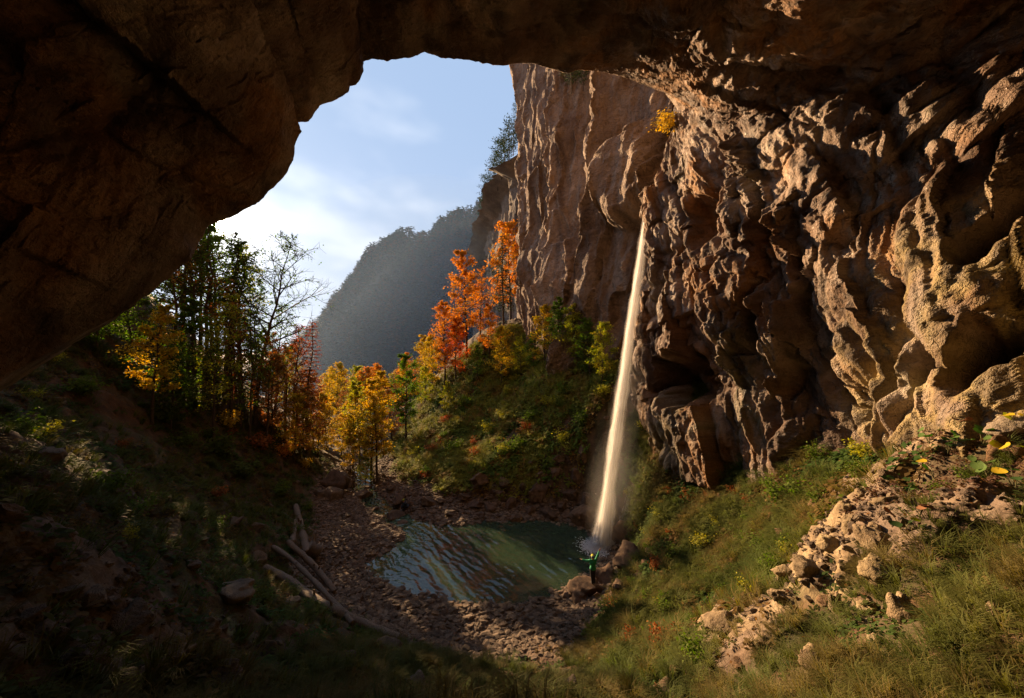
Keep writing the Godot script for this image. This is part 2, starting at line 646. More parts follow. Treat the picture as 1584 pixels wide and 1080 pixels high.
# ---------------------------------------------------------------- cave
# rim of the cave mouth as [pixel x, pixel y, distance], from the left foot over the vault and down the wall by the waterfall
const RIM := [
	[-190, 800, 11], [-120, 700, 11.5], [-60, 630, 12], [22, 574, 13], [112, 524, 14.5], [190, 482, 15.5], [250, 437, 16.5], [294, 398, 17.3], [308, 372, 17.8], [322, 347, 18],
	[360, 334, 18.3], [400, 312, 18.6], [440, 272, 19], [454, 248, 19.3], [455, 225, 19.5], [467, 203, 19.8], [459, 190, 20], [478, 188, 20.2], [494, 163, 20.4], [515, 155, 20.6],
	[538, 143, 20.8], [541, 133, 20.9], [555, 126, 21], [562, 110, 21.2], [560, 95, 21.5], [575, 92, 21.6], [600, 94, 21.8], [640, 88, 22], [657, 81, 22.2], [680, 89, 22.5],
	[720, 93, 23], [750, 98, 23.5], [778, 102, 24], [795, 98, 24.5], [823, 97, 25.5], [850, 105, 26.2], [878, 113, 26.8], [893, 107, 27.2], [928, 110, 28], [958, 117, 30],
	[995, 130, 32], [1028, 143, 34.5], [1046, 162, 36], [1042, 200, 37.5], [1034, 245, 38.5], [1022, 285, 39.3], [1010, 318, 40], [1007, 380, 40], [1005, 450, 40], [1001, 520, 40],
	[997, 590, 40], [994, 660, 40], [992, 740, 40], [990, 830, 40]]
# the vault where it passes the camera, at z -10: [rim point number, x, y]
const NEAR := [[0, -10.8, 7], [1, -11.6, 11], [2, -12.2, 13], [3, -12.6, 15], [6, -13, 18.5], [9, -12, 21.5], [13, -9.5, 25], [24, -4.5, 29.5], [32, 0, 31.5], [37, 6, 32], [40, 12, 32],
	[42, 19, 31], [43, 23, 29], [44, 24.5, 26], [45, 23.5, 23.4], [46, 21.8, 21], [47, 19.3, 18.8], [48, 16.8, 16.6], [49, 15, 14.7], [50, 13.9, 13], [51, 12.9, 11.5], [52, 12, 10], [53, 11.5, 8]]
# and at z -16, where the lit wall turns into the dark dome
const TURN := [[36, 3.2, 28.6], [37, 5.5, 29], [40, 10, 29], [42, 15.5, 28.4], [43, 18.6, 27], [44, 19.6, 24.6], [45, 18.7, 22], [46, 16.9, 19.6], [47, 15.0, 17.5], [48, 13.8, 15.5], [49, 13.4, 13.6], [50, 13.2, 12], [51, 12.8, 10.5], [52, 12.2, 8.5], [53, 11.6, 6.5]]
# the wall right of the pool at z -25
const MIDDLE := [[36, 4.0, 28.6], [37, 5.0, 28.8], [40, 8.6, 28.2], [42, 11.8, 27], [43, 13.2, 26], [44, 13.8, 24], [45, 14.1, 22], [46, 14.2, 20], [47, 14.2, 18], [48, 14.1, 15.5], [49, 14, 13], [50, 13.7, 11], [51, 13.2, 9], [52, 12.6, 7], [53, 12, 5]]
# hollows (depth > 0) and bulges (depth < 0) in the rock: pixel x, y, distance, radii x y z, depth
const HOLLOWS := [
	[1085, 588, 34.5, 5, 2.0, 3.6, 4.5], [1525, 545, 14.4, 3, 1.5, 0.85, 2.4], [1490, 365, 15.6, 3, 0.8, 0.7, 1.6], [1340, 655, 19.6, 3, 0.7, 1.3, 1.4], [1290, 400, 21.5, 3, 1.5, 0.9, 0.8],
	[1108, 335, 33.0, 4, 2.4, 1.6, 1.6],
	[1165, 400, 28.6, 4, 7.5, 1.9, -1.7], [1215, 470, 25.2, 4, 5.0, 1.5, -1.5], [1050, 440, 39.0, 4, 5.0, 1.2, -0.7], [1380, 620, 18.0, 3, 2.6, 0.35, -0.5], [1415, 590, 17.0, 3, 2.4, 0.32, -0.5], [1240, 660, 23.8, 3, 2.4, 0.6, -0.6],
	[1320, 560, 20.2, 3, 1.6, 0.9, -0.6]]

func table(t: Array, k: float) -> Vector2:
	for i in t.size() - 1:
		if k <= t[i + 1][0]:
			var f := clampf((k - t[i][0]) / (t[i + 1][0] - t[i][0]), 0, 1)
			return Vector2(lerpf(t[i][1], t[i + 1][1], f), lerpf(t[i][2], t[i + 1][2], f))
	return Vector2(t[-1][1], t[-1][2])

func cave_rings(k: int) -> PackedVector3Array:
	var rim := P(RIM[k][0], RIM[k][1], RIM[k][2])
	var near2 := table(NEAR, k)
	var near3 := Vector3(near2.x, near2.y, -10 * K)
	var mid := rim.lerp(near3, 0.35)
	var turn := rim.lerp(near3, 0.7)
	if k >= 36:
		var m2 := table(MIDDLE, k)
		var m3 := Vector3(m2.x, m2.y, -25 * K)
		if k < 42: m3.z = lerpf((rim.z - 10 * K) * 0.5, -25.0 * K, (k - 35) / 7.0)
		mid = m3
		var t2 := table(TURN, k)
		turn = Vector3(t2.x, t2.y, lerpf(turn.z, -16.0 * K, clampf((k - 35) / 7.0, 0, 1)))
	var away := Vector3(RIM[k][0] - 700.0, -(RIM[k][1] - 420.0), 0).normalized()
	if k >= 42: away = Vector3(1, 0.0, 0)
	var o1 := rim + away * 1.6 + Vector3(0, 0, -0.9)
	var o2 := rim + away * 12.0 + Vector3(0, 0, -2.5)
	var o3 := rim + away * 46.0 + Vector3(0, 0, -5)
	if k <= 4:
		var w := clampf((5 - k) / 3.0, 0, 1)
		o1 = o1.lerp(P(RIM[k][0] + 12, RIM[k][1] + 6, RIM[k][2] + 2.5), w)
		o2 = o2.lerp(P(RIM[k][0] + 34, RIM[k][1] + 4, RIM[k][2] + 9), w)
		o3 = o3.lerp(Vector3(-46, rim.y + 6, -26 * K), w)
	var back := Vector3(near3.x * 0.95, lerpf(near3.y, 16, 0.1), 3)
	var back2 := Vector3(near3.x * 0.7, lerpf(near3.y, 14, 0.35), 11)
	return PackedVector3Array([o3, o2, o1, rim, mid, turn, near3, back, back2, Vector3(0, 13, 14)])

func build_cave() -> void:
	var keys := []
	for k in RIM.size(): keys.append(cave_rings(k))
	# columns along the rim
	var at := PackedFloat32Array()
	for k in RIM.size() - 1:
		var a := Vector2(RIM[k][0], RIM[k][1])
		var b := Vector2(RIM[k + 1][0], RIM[k + 1][1])
		var cnt := maxi(3, int((b - a).length() / (3.0 if k < 42 else 1.6)))
		if k == 0: cnt = 12
		if k >= 37 and k < 42: cnt = maxi(cnt, 20)
		for i in cnt: at.append(k + float(i) / cnt)
	at.append(RIM.size() - 1)
	var ups := PackedFloat32Array()
	var steps := [6, 12, 10, 210, 140, 70, 30, 8, 4]
	for s in steps.size():
		for i in steps[s]: ups.append(s + float(i) / steps[s])
	ups.append(9)
	var rows := ups.size()
	var cols := at.size()
	var v := PackedVector3Array()
	v.resize(rows * cols)
	for i in cols:
		var k := mini(int(at[i]), RIM.size() - 2)
		var t := at[i] - k
		var ring := PackedVector3Array()
		for s in 10:
			var a: Vector3 = keys[maxi(k - 1, 0)][s]
			var b: Vector3 = keys[k][s]
			var c: Vector3 = keys[k + 1][s]
			var d: Vector3 = keys[mini(k + 2, RIM.size() - 1)][s]
			ring.append(catmull(a, b, c, d, t) if s > 3 else b.lerp(c, t))
		for j in rows:
			var s := mini(int(ups[j]), 8)
			var u := ups[j] - s
			if s < 3: v[j * cols + i] = ring[s].lerp(ring[s + 1], u)
			else: v[j * cols + i] = catmull(ring[maxi(s - 1, 3)], ring[s], ring[s + 1], ring[mini(s + 2, 9)], u)
	# relief of the rock
	var big := noise(51, 0.10, 3)
	var drape := noise(52, 0.17, 2, FastNoiseLite.FRACTAL_RIDGED)
	var drape2 := noise(57, 0.42, 3, FastNoiseLite.FRACTAL_RIDGED)
	var knob := noise(53, 0.6, 5, FastNoiseLite.FRACTAL_FBM, FastNoiseLite.TYPE_SIMPLEX, 0.55)
	var small := noise(54, 2.2, 4, FastNoiseLite.FRACTAL_FBM, FastNoiseLite.TYPE_SIMPLEX, 0.6)
	var warp := noise(55, 0.22, 3)
	var pits := noise(56, 0.42, 1, FastNoiseLite.FRACTAL_NONE, FastNoiseLite.TYPE_CELLULAR)
	pits.cellular_return_type = FastNoiseLite.RETURN_DISTANCE2_SUB
	var out := PackedVector3Array()
	out.resize(rows * cols)
	var c := PackedColorArray()
	c.resize(rows * cols)
	var hollows := []
	for h in HOLLOWS: hollows.append([P(h[0], h[1], h[2]), Vector3(h[3], h[4], h[5] * 0.8), h[6]])
	var pale := Color(0.45, 0.38, 0.33)
	var brown := Color(0.20, 0.13, 0.09)
	var ochre := Color(0.38, 0.21, 0.085)
	var cream := Color(0.50, 0.42, 0.19)
	var dark := Color(0.085, 0.06, 0.05)
	for j in rows:
		var j0 := maxi(j - 1, 0) * cols
		var j1 := mini(j + 1, rows - 1) * cols
		for i in cols:
			var q := j * cols + i
			var p := v[q]
			var n := (v[j1 + i] - v[j0 + i]).cross(v[j * cols + mini(i + 1, cols - 1)] - v[j * cols + maxi(i - 1, 0)]).normalized()
			if ups[j] >= 3.0 and n.dot(Vector3(0, 15, p.z) - p) < 0: n = -n
			elif ups[j] < 3.0 and n.z > 0: n = -n
			var inner := ups[j] >= 3.0
			var rimd := (ups[j] - 3.0) * 10.0
			var wall := smoothstep(41.0, 46.0, at[i])
			var calm := lerpf(clampf(0.03 + absf(rimd) * 0.06, 0.0, 1.0), 1.0, wall)
			calm *= lerpf(0.25, 1.0, smoothstep(2.0, 9.0, at[i]))
			var wv := Vector3(warp.get_noise_3dv(p), warp.get_noise_3d(p.y + 50, p.z, p.x), warp.get_noise_3d(p.z, p.x + 90, p.y)) * 0.9
			var pw := p + wv
			# wall: hanging lobes parted by deep creases; vault: ribs that run in from the mouth
			var fold := Vector3(pw.x * 0.7, pw.y * 0.34, pw.z + pw.y * 0.22).lerp(Vector3(pw.x + pw.y * 0.7, pw.y * 0.4, pw.z * 0.35), 1.0 - wall)
			var d1 := drape.get_noise_3dv(fold)
			var d2 := drape2.get_noise_3d(fold.z * 1.0 + 40.0, fold.y * 1.6, fold.x)
			var k1 := knob.get_noise_3d(pw.x, pw.y * 0.4, pw.z + pw.y * 0.15)
			var s1 := small.get_noise_3d(p.x, p.y * 0.4, p.z + p.y * 0.15)
			var round_ := p.y - p.x if p.x > 0 else p.y + p.x
			var sa := p.z + 0.45 * p.y + wv.x * 0.35 + k1 * 0.15
			var sb := round_ + wv.y * 0.35 + k1 * 0.15
			slab_at(sa * 0.36, sb * 0.17)
			var f_d := slab_d
			var f_t := slab_t
			var f_e := slab_e
			slab_at(sa * 1.0 + 17.0, sb * 0.5 + 9.0)
			var g_d := slab_d
			var g_t := slab_t
			var g_e := slab_e
			slab_at(sa * 2.7 + 5.0, sb * 1.5 + 31.0)
			var amp := lerpf(1.1, 1.0, wall)
			var disp := big.get_noise_3dv(p) * lerpf(1.3, 0.7, wall) * calm
			disp += (f_d * 1.2 + g_d * 0.5 + slab_d * 0.27 - d1 * 0.1 + k1 * 0.12 - 0.22 * smoothstep(0.12, 0.0, f_e) - 0.1 * smoothstep(0.12, 0.0, g_e)) * amp * calm + s1 * 0.11 * minf(1.0, calm + 0.5)
			for h in hollows:
				var e: Vector3 = (pw * 0.9 + p * 0.1 - h[0]) / h[1]
				var l := e.length_squared()
				if l < 1.6: disp -= h[2] * 0.85 * (1.0 - smoothstep(0.25, 1.1, l + k1 * 0.5 + d2 * 0.2))
			out[q] = p + n * disp if inner else p + n * disp * 0.4
			# colour of the stone
			var m1 := warp.get_noise_3d(p.x * 1.3 + 7, p.y * 0.8, p.z * 1.3)
			var m2 := big.get_noise_3d(p.x * 2.1, p.y * 1.2 + 30, p.z * 2.1)
			var m3 := warp.get_noise_3d(pw.x * 3.0, pw.y * 0.5 + 60, pw.z * 3.0) * 1.5
			var col: Color
			if true:
				col = mixc(brown, pale, 0.55 + m1 * 1.9 + f_t * 0.2)
				col = mixc(col, ochre, smoothstep(0.0, 0.4, m2 + 0.2 * k1) * 0.9)
				col = mixc(col, Color(0.105, 0.115, 0.035), smoothstep(0.25, 0.6, m1 * 1.3 - m2 * 0.8 + s1 * 0.5 + (13.0 - p.y) * 0.03) * 0.6 * wall)
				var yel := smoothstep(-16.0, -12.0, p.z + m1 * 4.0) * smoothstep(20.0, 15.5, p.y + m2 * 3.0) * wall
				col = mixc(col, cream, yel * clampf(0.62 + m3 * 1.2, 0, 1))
				col = mixc(col, dark, smoothstep(0.15, 0.6, m3 + s1 * 0.4) * 0.7)
				col = mixc(col, Color(0.5, 0.46, 0.4), smoothstep(0.2, 0.6, -m3 + m1 * 0.4 - 0.1) * 0.45 * wall)
				col *= 1.0 + 0.14 * f_t + 0.1 * g_t
			c[q] = col
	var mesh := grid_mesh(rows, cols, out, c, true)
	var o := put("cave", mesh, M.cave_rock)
	tag(o, "rocky vault and overhanging wall of the cave around the viewpoint", "", "", "structure")

# ---------------------------------------------------------------- cliffs
# a standing rock face: plan points [x, z, top height], from foot y0
func rock_face(plan: Array, y0: float, across: int, high: int, sd: int, amp: float, freq: float, hollows: Array, tone: Array, lean := 0.0) -> ArrayMesh:
	var big := noise(sd, freq * 0.35, 3)
	var drape := noise(sd + 1, freq * 0.8, 2, FastNoiseLite.FRACTAL_RIDGED)
	var knob := noise(sd + 2, freq * 1.6, 5, FastNoiseLite.FRACTAL_FBM, FastNoiseLite.TYPE_SIMPLEX, 0.58)
	var crack := noise(sd + 3, freq * 1.3, 1, FastNoiseLite.FRACTAL_NONE, FastNoiseLite.TYPE_CELLULAR)
	crack.cellular_return_type = FastNoiseLite.RETURN_DISTANCE2_SUB
	var block := noise(sd + 5, freq * 0.9, 1, FastNoiseLite.FRACTAL_NONE, FastNoiseLite.TYPE_CELLULAR)
	block.cellular_return_type = FastNoiseLite.RETURN_CELL_VALUE
	var warp := noise(sd + 4, freq * 0.8, 3)
	var total := 0.0
	var lens := PackedFloat32Array()
	for i in plan.size() - 1:
		lens.append(Vector2(plan[i][0] - plan[i + 1][0], (plan[i][1] - plan[i + 1][1]) * K).length())
		total += lens[-1]
	var v := PackedVector3Array()
	var c := PackedColorArray()
	v.resize(across * high)
	c.resize(across * high)
	for i in across:
		var s := total * i / (across - 1)
		var run := s
		var k := 0
		while k < lens.size() - 1 and s > lens[k]:
			s -= lens[k]
			k += 1
		var f := clampf(s / lens[k], 0, 1)
		var a := Vector3(plan[k][0], plan[k][2], plan[k][1] * K)
		var b := Vector3(plan[k + 1][0], plan[k + 1][2], plan[k + 1][1] * K)
		var a0 := Vector3(plan[maxi(k - 1, 0)][0], plan[maxi(k - 1, 0)][2], plan[maxi(k - 1, 0)][1] * K)
		var b1 := Vector3(plan[mini(k + 2, plan.size() - 1)][0], plan[mini(k + 2, plan.size() - 1)][2], plan[mini(k + 2, plan.size() - 1)][1] * K)
		var p0 := catmull(a0, a, b, b1, f)
		var dir := (b - a)
		dir.y = 0
		var n := Vector3(-dir.z, 0, dir.x).normalized()
		for j in high:
			var t := float(j) / (high - 1)
			var y := lerpf(y0, p0.y, t)
			var p := Vector3(p0.x, y, p0.z) - n * lean * (y - y0)
			if t > 0.97: p -= n * (t - 0.97) * 150.0
			var wv := Vector3(warp.get_noise_3dv(p), 0, warp.get_noise_3d(p.y, p.z + 70, p.x)) * (0.35 / freq)
			var pw := p + wv
			var d1 := drape.get_noise_3d(pw.x, pw.y * 0.3, pw.z)
			var k1 := knob.get_noise_3d(pw.x, pw.y * 0.5, pw.z)
			slab_at((run + k1 * 0.8 + 0.12 * y) * freq * 1.3, (y + k1 * 1.5) * freq * 0.36)
			var f_d := slab_d
			var f_t := slab_t
			var f_e := slab_e
			slab_at((run + k1 * 0.6 + 0.2 * y) * freq * 3.8 + 11.0, y * freq * 1.3)
			var g_d := slab_d
			slab_at((run + 0.1 * y) * freq * 9.0 + 41.0, y * freq * 4.5)
			var disp := (big.get_noise_3dv(p) * 1.5 - d1 * 0.2 + k1 * 0.25 + f_d * 1.7 + g_d * 0.65 + slab_d * 0.2 - 0.3 * smoothstep(0.1, 0.0, f_e)) * amp
			for h in hollows:
				var e: Vector3 = (p - h[0]) / h[1]
				var l := e.length_squared()
				if l < 1.2: disp -= h[2] * (1.0 - smoothstep(0.3, 1.1, l + k1 * 0.2))
			v[i * high + j] = p + n * disp
			var m1 := warp.get_noise_3d(p.x * 0.7, p.y * 0.35 + 20, p.z * 0.7)
			var m2 := big.get_noise_3d(p.x * 1.8, p.y * 1.1 + 90, p.z * 1.8)
			var col := mixc(tone[0], tone[1], 0.5 + m1 * 1.3 + d1 * 0.2)
			col = mixc(col, tone[2], smoothstep(0.08, 0.5, m2) * 0.8)
			col = mixc(col, tone[3], smoothstep(0.1, 0.5, warp.get_noise_3d(p.x * 2.4, p.y * 0.2, p.z * 2.4 + 50)) * 0.55)
			c[i * high + j] = col * (1.0 + 0.13 * f_t + 0.1 * slab_t)
	return grid_mesh(across, high, v, c, true)

func build_cliffs() -> void:
	var warm := [Color(0.29, 0.225, 0.18), Color(0.47, 0.385, 0.32), Color(0.38, 0.265, 0.175), Color(0.13, 0.105, 0.1)]
	var holes := [[P(1004, 306, 41), Vector3(0.9, 1.1, 1.2), 1.2], [P(955, 270, 46), Vector3(4, 5, 4), 2.6], [P(850, 560, 57), Vector3(4, 4, 3), 2.0], [P(880, 420, 53), Vector3(3, 9, 2), 0.8]]
	var m := rock_face([[17, -36, 66], [12.4, -40.5, 66], [10.6, -45, 66], [8.2, -52, 66], [6.0, -59, 66], [3.0, -68, 66], [1.3, -76, 66], [2.2, -80, 66], [8, -88, 64], [20, -100, 60]], 0.0, 460, 420, 61, 1.0, 0.2, holes, warm, 0.02)
	var o := put("waterfall_cliff", m, M.cliff_rock)
	tag(o, "tall sunlit brown cliff behind the waterfall", "", "", "structure")
	var grey := [Color(0.22, 0.2, 0.185), Color(0.36, 0.32, 0.28), Color(0.3, 0.23, 0.16), Color(0.12, 0.11, 0.11)]
	m = rock_face([[14, -82, 58], [2.6, -98, 50], [-0.8, -118, 53], [-4.0, -135, 50], [-7.6, -150, 47.5], [-10.2, -160, 39], [-12.6, -172, 31], [-9, -190, 29], [8, -205, 29]], -4.0, 240, 220, 71, 1.2, 0.13, [], grey, 0.02)
	o = put("middle_cliff", m, M.cliff_rock)
	tag(o, "grey rock face with a slanting pine edge behind the big cliff", "", "", "structure")

# where a line of sight meets the ground
func hit(px: float, py: float, from := 3.0) -> Vector3:
	var d := from
	var step := 0.4
	while d < 160.0:
		var p := P(px, py, d)
		if p.y < ground(p.x, p.z):
			for k in 6:
				step *= 0.5
				p = P(px, py, d)
				d += -step if p.y < ground(p.x, p.z) else step
			p = P(px, py, d)
			return Vector3(p.x, ground(p.x, p.z), p.z)
		d += step
	return P(px, py, 60.0)

# ---------------------------------------------------------------- beyond the cliffs
var far_plan := [[-150, -290, 0], [-124, -260, 8], [-106, -234, 50], [-96, -217, 63], [-84, -202, 66], [-72, -190, 65], [-60, -186, 60], [-48, -184, 64], [-38, -182, 71], [-28, -181, 76], [-16, -180, 80], [-4, -180, 84], [20, -180, 92]]

func build_far() -> void:
	var tone := [Color(0.07, 0.065, 0.05), Color(0.11, 0.10, 0.08), Color(0.09, 0.07, 0.04), Color(0.05, 0.05, 0.045)]
	var m := rock_face(far_plan, -10.0, 150, 110, 81, 3.2, 0.045, [], tone, 0.55)
	var o := put("far_mountain", m, M.cliff_rock)
	tag(o, "wooded mountain at the end of the valley in blue haze", "", "", "structure")
	var arr := m.surface_get_arrays(0)
	var v: PackedVector3Array = arr[Mesh.ARRAY_VERTEX]
	var b := MB.new()
	for k in 46:
		var t := pow(rng.randf(), 0.7)
		var a := rng.randf() * TAU
		var r := (1.0 - t) * 0.34 * sqrt(rng.randf()) + 0.02
		var p := Vector3(cos(a) * r, 0.12 + t * 0.85, sin(a) * r)
		b.leaf(p, Vector3(cos(a), rnd(-0.5, 0.4), sin(a)).normalized(), Vector3.UP, 0.2, 0.13, Color.WHITE * rnd(0.7, 1.2))
	var tree := b.commit()
	var patch := noise(85, 0.03, 3)
	var xf: Array[Transform3D] = []
	var cols := PackedColorArray()
	for k in 9000:
		var p := v[rng.randi_range(0, v.size() - 1)] + Vector3(rnd(-1, 1), 0, rnd(-1, 1))
		var w := patch.get_noise_3dv(p)
		if w < -0.22 and rng.randf() < 0.9: continue
		var s := rnd(4.0, 8.5)
		xf.append(Transform3D(Basis.from_euler(Vector3(0, rng.randf() * TAU, 0)).scaled(Vector3(s, s, s)), p - Vector3(0, 0.6, 0)))
		var green := Color(0.04, 0.075, 0.045) * rnd(0.5, 1.5)
		cols.append(mixc(green, Color(0.18, 0.085, 0.03), 0.9 if rng.randf() < 0.16 + maxf(0.0, w) * 0.7 else 0.0))
	var f := scatter("far_forest", tree, M.needle, xf, cols)
	tag(f, "dark wood covering the hazy mountain at the valley's end", "wood", "", "stuff")
	var mist := FogVolume.new()
	mist.name = "valley_haze"
	mist.size = Vector3(130, 140, 76)
	mist.shape = RenderingServer.FOG_VOLUME_SHAPE_ELLIPSOID
	var fm := FogMaterial.new()
	fm.density = 0.004
	fm.albedo = Color(0.68, 0.80, 0.93)
	mist.material = fm
	mist.position = Vector3(-28, 0, -116)
	add_child(mist)
	tag(mist, "blue haze lying in the valley before the mountain", "haze", "", "stuff")

# ---------------------------------------------------------------- water
func fall_path(t: float) -> Vector3:
	return Vector3(lerpf(11.1, 6.35, pow(t, 0.92)), lerpf(26.1, 0.1, t), lerpf(-41.3, -36.4, pow(t, 0.8)) * K)

func build_water() -> void:
	var wm := StandardMaterial3D.new()
	wm.resource_name = "pool_water"
	wm.albedo_color = Color(lin(0.034, 0.066, 0.042), 0.75)
	wm.transparency = BaseMaterial3D.TRANSPARENCY_ALPHA
	wm.roughness = 0.06
	M.water = wm
	var wave := noise(91, 0.75, 3)
	var wave2 := noise(92, 0.28, 2)
	var v := PackedVector3Array()
	var n := PackedVector3Array()
	var idx := PackedInt32Array()
	var step := 0.06
	var nx := int(19.5 / step)
	var nzz := int(17.0 * K / step)
	var wave_x := []
	var wave_z := []
	var wave_p := []
	var wave_a := []
	for q in 11:
		var a := 2.55 + rng.randfn(0, 0.42)
		var l := 0.17 + 0.055 * q
		wave_x.append(cos(a) * TAU / l)
		wave_z.append(sin(a) * TAU / l)
		wave_p.append(rng.randf() * TAU)
		wave_a.append(l * 0.0085)
	var hs := PackedFloat32Array()
	hs.resize(nx * nzz)
	for j in nzz:
		for i in nx:
			var x := -11.0 + i * step
			var z := -26.6 * K - j * step
			var dx := x - 6.0
			var dz := z + 36.2 * K
			var r := sqrt(dx * dx + dz * dz)
			var h := 0.0
			for q in 11:
				h += sin(x * wave_x[q] + z * wave_z[q] + wave_p[q] + 2.2 * wave2.get_noise_2d(x + q * 9.0, z)) * wave_a[q]
			h *= 0.75 + 0.9 * wave2.get_noise_2d(x * 1.4 + 50, z * 1.4)
			h += 0.014 * sin(r * 11.0) * exp(-r * 0.35) + 0.05 * exp(-r * 0.9) * wave.get_noise_2d(x * 4, z * 4)
			hs[j * nx + i] = h
			v.append(Vector3(x, h, z))
	for j in nzz:
		for i in nx:
			var gx := hs[j * nx + mini(i + 1, nx - 1)] - hs[j * nx + maxi(i - 1, 0)]
			var gz := hs[maxi(j - 1, 0) * nx + i] - hs[mini(j + 1, nzz - 1) * nx + i]
			n.append(Vector3(-gx, 2 * step, -gz).normalized())
	for j in nzz - 1:
		for i in nx - 1:
			var a := j * nx + i
			if near_water(pool_d, v[a].x, v[a].z) > 0.9: continue
			idx.append_array([a, a + nx, a + 1, a + 1, a + nx, a + nx + 1])
	var arr := []
	arr.resize(Mesh.ARRAY_MAX)
	arr[Mesh.ARRAY_VERTEX] = v
	arr[Mesh.ARRAY_NORMAL] = n
	arr[Mesh.ARRAY_INDEX] = idx
	var m := ArrayMesh.new()
	m.add_surface_from_arrays(Mesh.PRIMITIVE_TRIANGLES, arr)
	var o := put("pool_water", m, wm)
	tag(o, "rippled dark green pool under the waterfall", "", "", "structure")
	# the brook that leaves the pool
	var sv := PackedVector3Array()
	var sc := PackedColorArray()
	var rows := 0
	var prev := Vector3(STREAM[0][0], 0, STREAM[0][1] * K)
	for k in STREAM.size() - 1:
		for s in 16:
			var f := s / 16.0
			var a := Vector3(STREAM[k][0], 0, STREAM[k][1] * K)
			var b := Vector3(STREAM[k + 1][0], 0, STREAM[k + 1][1] * K)
			var p := a.lerp(b, f)
			var side := (b - a).cross(Vector3.UP).normalized()
			for q in 13:
				var w := (q - 6) / 6.0 * 1.5
				var at := p + side * w
				var y := -0.05 - 0.012 * maxf(0.0, -at.z / K - 40.0) + wave.get_noise_2d(at.x * 3.0, at.z * 3.0) * 0.07
				sv.append(Vector3(at.x, y, at.z))
				sc.append(Color.WHITE)
			rows += 1
	o = put("brook_water", grid_mesh(rows, 13, sv, sc, false), wm)
	tag(o, "shallow brook running from the pool down the valley", "", "", "structure")
	# the fall
	var white := leafy("falling_water", lin(0.85, 0.86, 0.88), Color(0.9, 0.9, 0.9), 0.5)
	var root := base("waterfall", Vector3.ZERO)
	tag(root, "tall slender waterfall dropping from a cliff notch into the pool", "waterfall")
	var mb := MB.new()
	# sheets of falling water, one behind the other, full of gaps
	var film := StandardMaterial3D.new()
	film.resource_name = "water_film"
	film.albedo_texture = streaks()
	film.transparency = BaseMaterial3D.TRANSPARENCY_ALPHA
	film.roughness = 0.8
	film.cull_mode = BaseMaterial3D.CULL_DISABLED
	film.backlight_enabled = true
	film.backlight = Color.WHITE
	for k in 6:
		var turn := PI * k / 6.0 + 0.2
		put("water_sheet", sheet(turn, lerpf(0.75, 1.05, rng.randf()), 0.33 * k), film, root)
	# thin side thread
	mb = MB.new()
	for k in 260:
		var t := rng.randf()
		var p := P(997, lerpf(520, 632, t), 38.8) + Vector3(rng.randfn(0, 0.08), 0, rng.randfn(0, 0.08))
		mb.leaf(p, Vector3(-0.01, -1, 0), Vector3(0, 0, 1), rnd(0.4, 1.2), 0.012, Color.WHITE)
	put("side_thread", mb.commit(), white, root)
	# water sliding over the rocks at the foot
	mb = MB.new()
	for k in 2600:
		var t := sqrt(rng.randf())
		var s := rng.randf()
		var a := Vector3(lerpf(7.6, 9.4, s), 0, lerpf(-37.4, -38.2, s) * K)
		var b := Vector3(lerpf(5.6, 6.7, s * 0.9), 0, lerpf(-36.6, -35.6, s) * K)
		if rng.randf() < 0.5: a = Vector3(7.0, 0, -37.2 * K)
		var p := a.lerp(b, t) + Vector3(rng.randfn(0, 0.12), 0, rng.randfn(0, 0.12))
		var q := a.lerp(b, minf(1.0, t + rnd(0.05, 0.16))) + Vector3(rng.randfn(0, 0.06), 0, rng.randfn(0, 0.06)) + (p - a.lerp(b, t))
		p.y = maxf(ground(p.x, p.z), 0.0) + rnd(0.04, 0.3)
		q.y = maxf(ground(q.x, q.z), 0.0) + rnd(0.03, 0.12)
		mb.leaf(p, (q - p).normalized(), Vector3(0, 1, 0.2), (q - p).length(), rnd(0.012, 0.04), Color.WHITE)
	put("cascade", mb.commit(), white, root)
	mb = MB.new()
	for k in 5000:
		var a := rnd(PI * 0.3, PI * 1.85)
		var r := absf(rng.randfn(0, 0.42))
		var p := Vector3(6.0 + cos(a) * r * 1.2, 0.05 + absf(rng.randfn(0, 0.14)) * exp(-r * 1.5), -36.0 * K + sin(a) * r)
		var dir := Vector3(cos(a), rnd(-0.05, 0.35) * exp(-r), sin(a)).normalized()
		mb.leaf(p, dir, Vector3.UP, rnd(0.05, 0.16), rnd(0.04, 0.09), Color.WHITE)
	put("foam", mb.commit(), white, root)
	var thin := FogMaterial.new()
	thin.density = 0.014
	thin.albedo = Color(0.97, 0.97, 0.97)
	for k in 6:
		var g := 0.5 + 0.2 * k
		spray("drifting_spray", Vector3(6.9 + 0.15 * k, 2.2, -36.8 * K), Vector3(3.2 * g, 8.5 * g, 2.6 * g), Basis(), thin, root)
		spray("drifting_spray", fall_path(0.62) + Vector3(0.3, -1, 0), Vector3(1.7 * g, 14, 1.4 * g), Basis(Quaternion(Vector3.UP, Vector3(0.16, 1, 0).normalized())), thin, root)
	var dense := FogMaterial.new()
	dense.density = 0.6
	dense.albedo = Color(0.98, 0.98, 0.98)
	spray("splash", Vector3(6.2, 0.25, -36.2 * K), Vector3(2.2, 1.0, 1.5), Basis(), dense, root)

func spray(called: String, at: Vector3, size: Vector3, turn: Basis, mat: FogMaterial, parent: Node) -> void:
	var f := FogVolume.new()
	f.name = called
	f.shape = RenderingServer.FOG_VOLUME_SHAPE_ELLIPSOID
	f.size = size
	f.material = mat
	parent.add_child(f, true)
	f.transform = Transform3D(turn, at)
	f.set_meta("kind", "stuff")

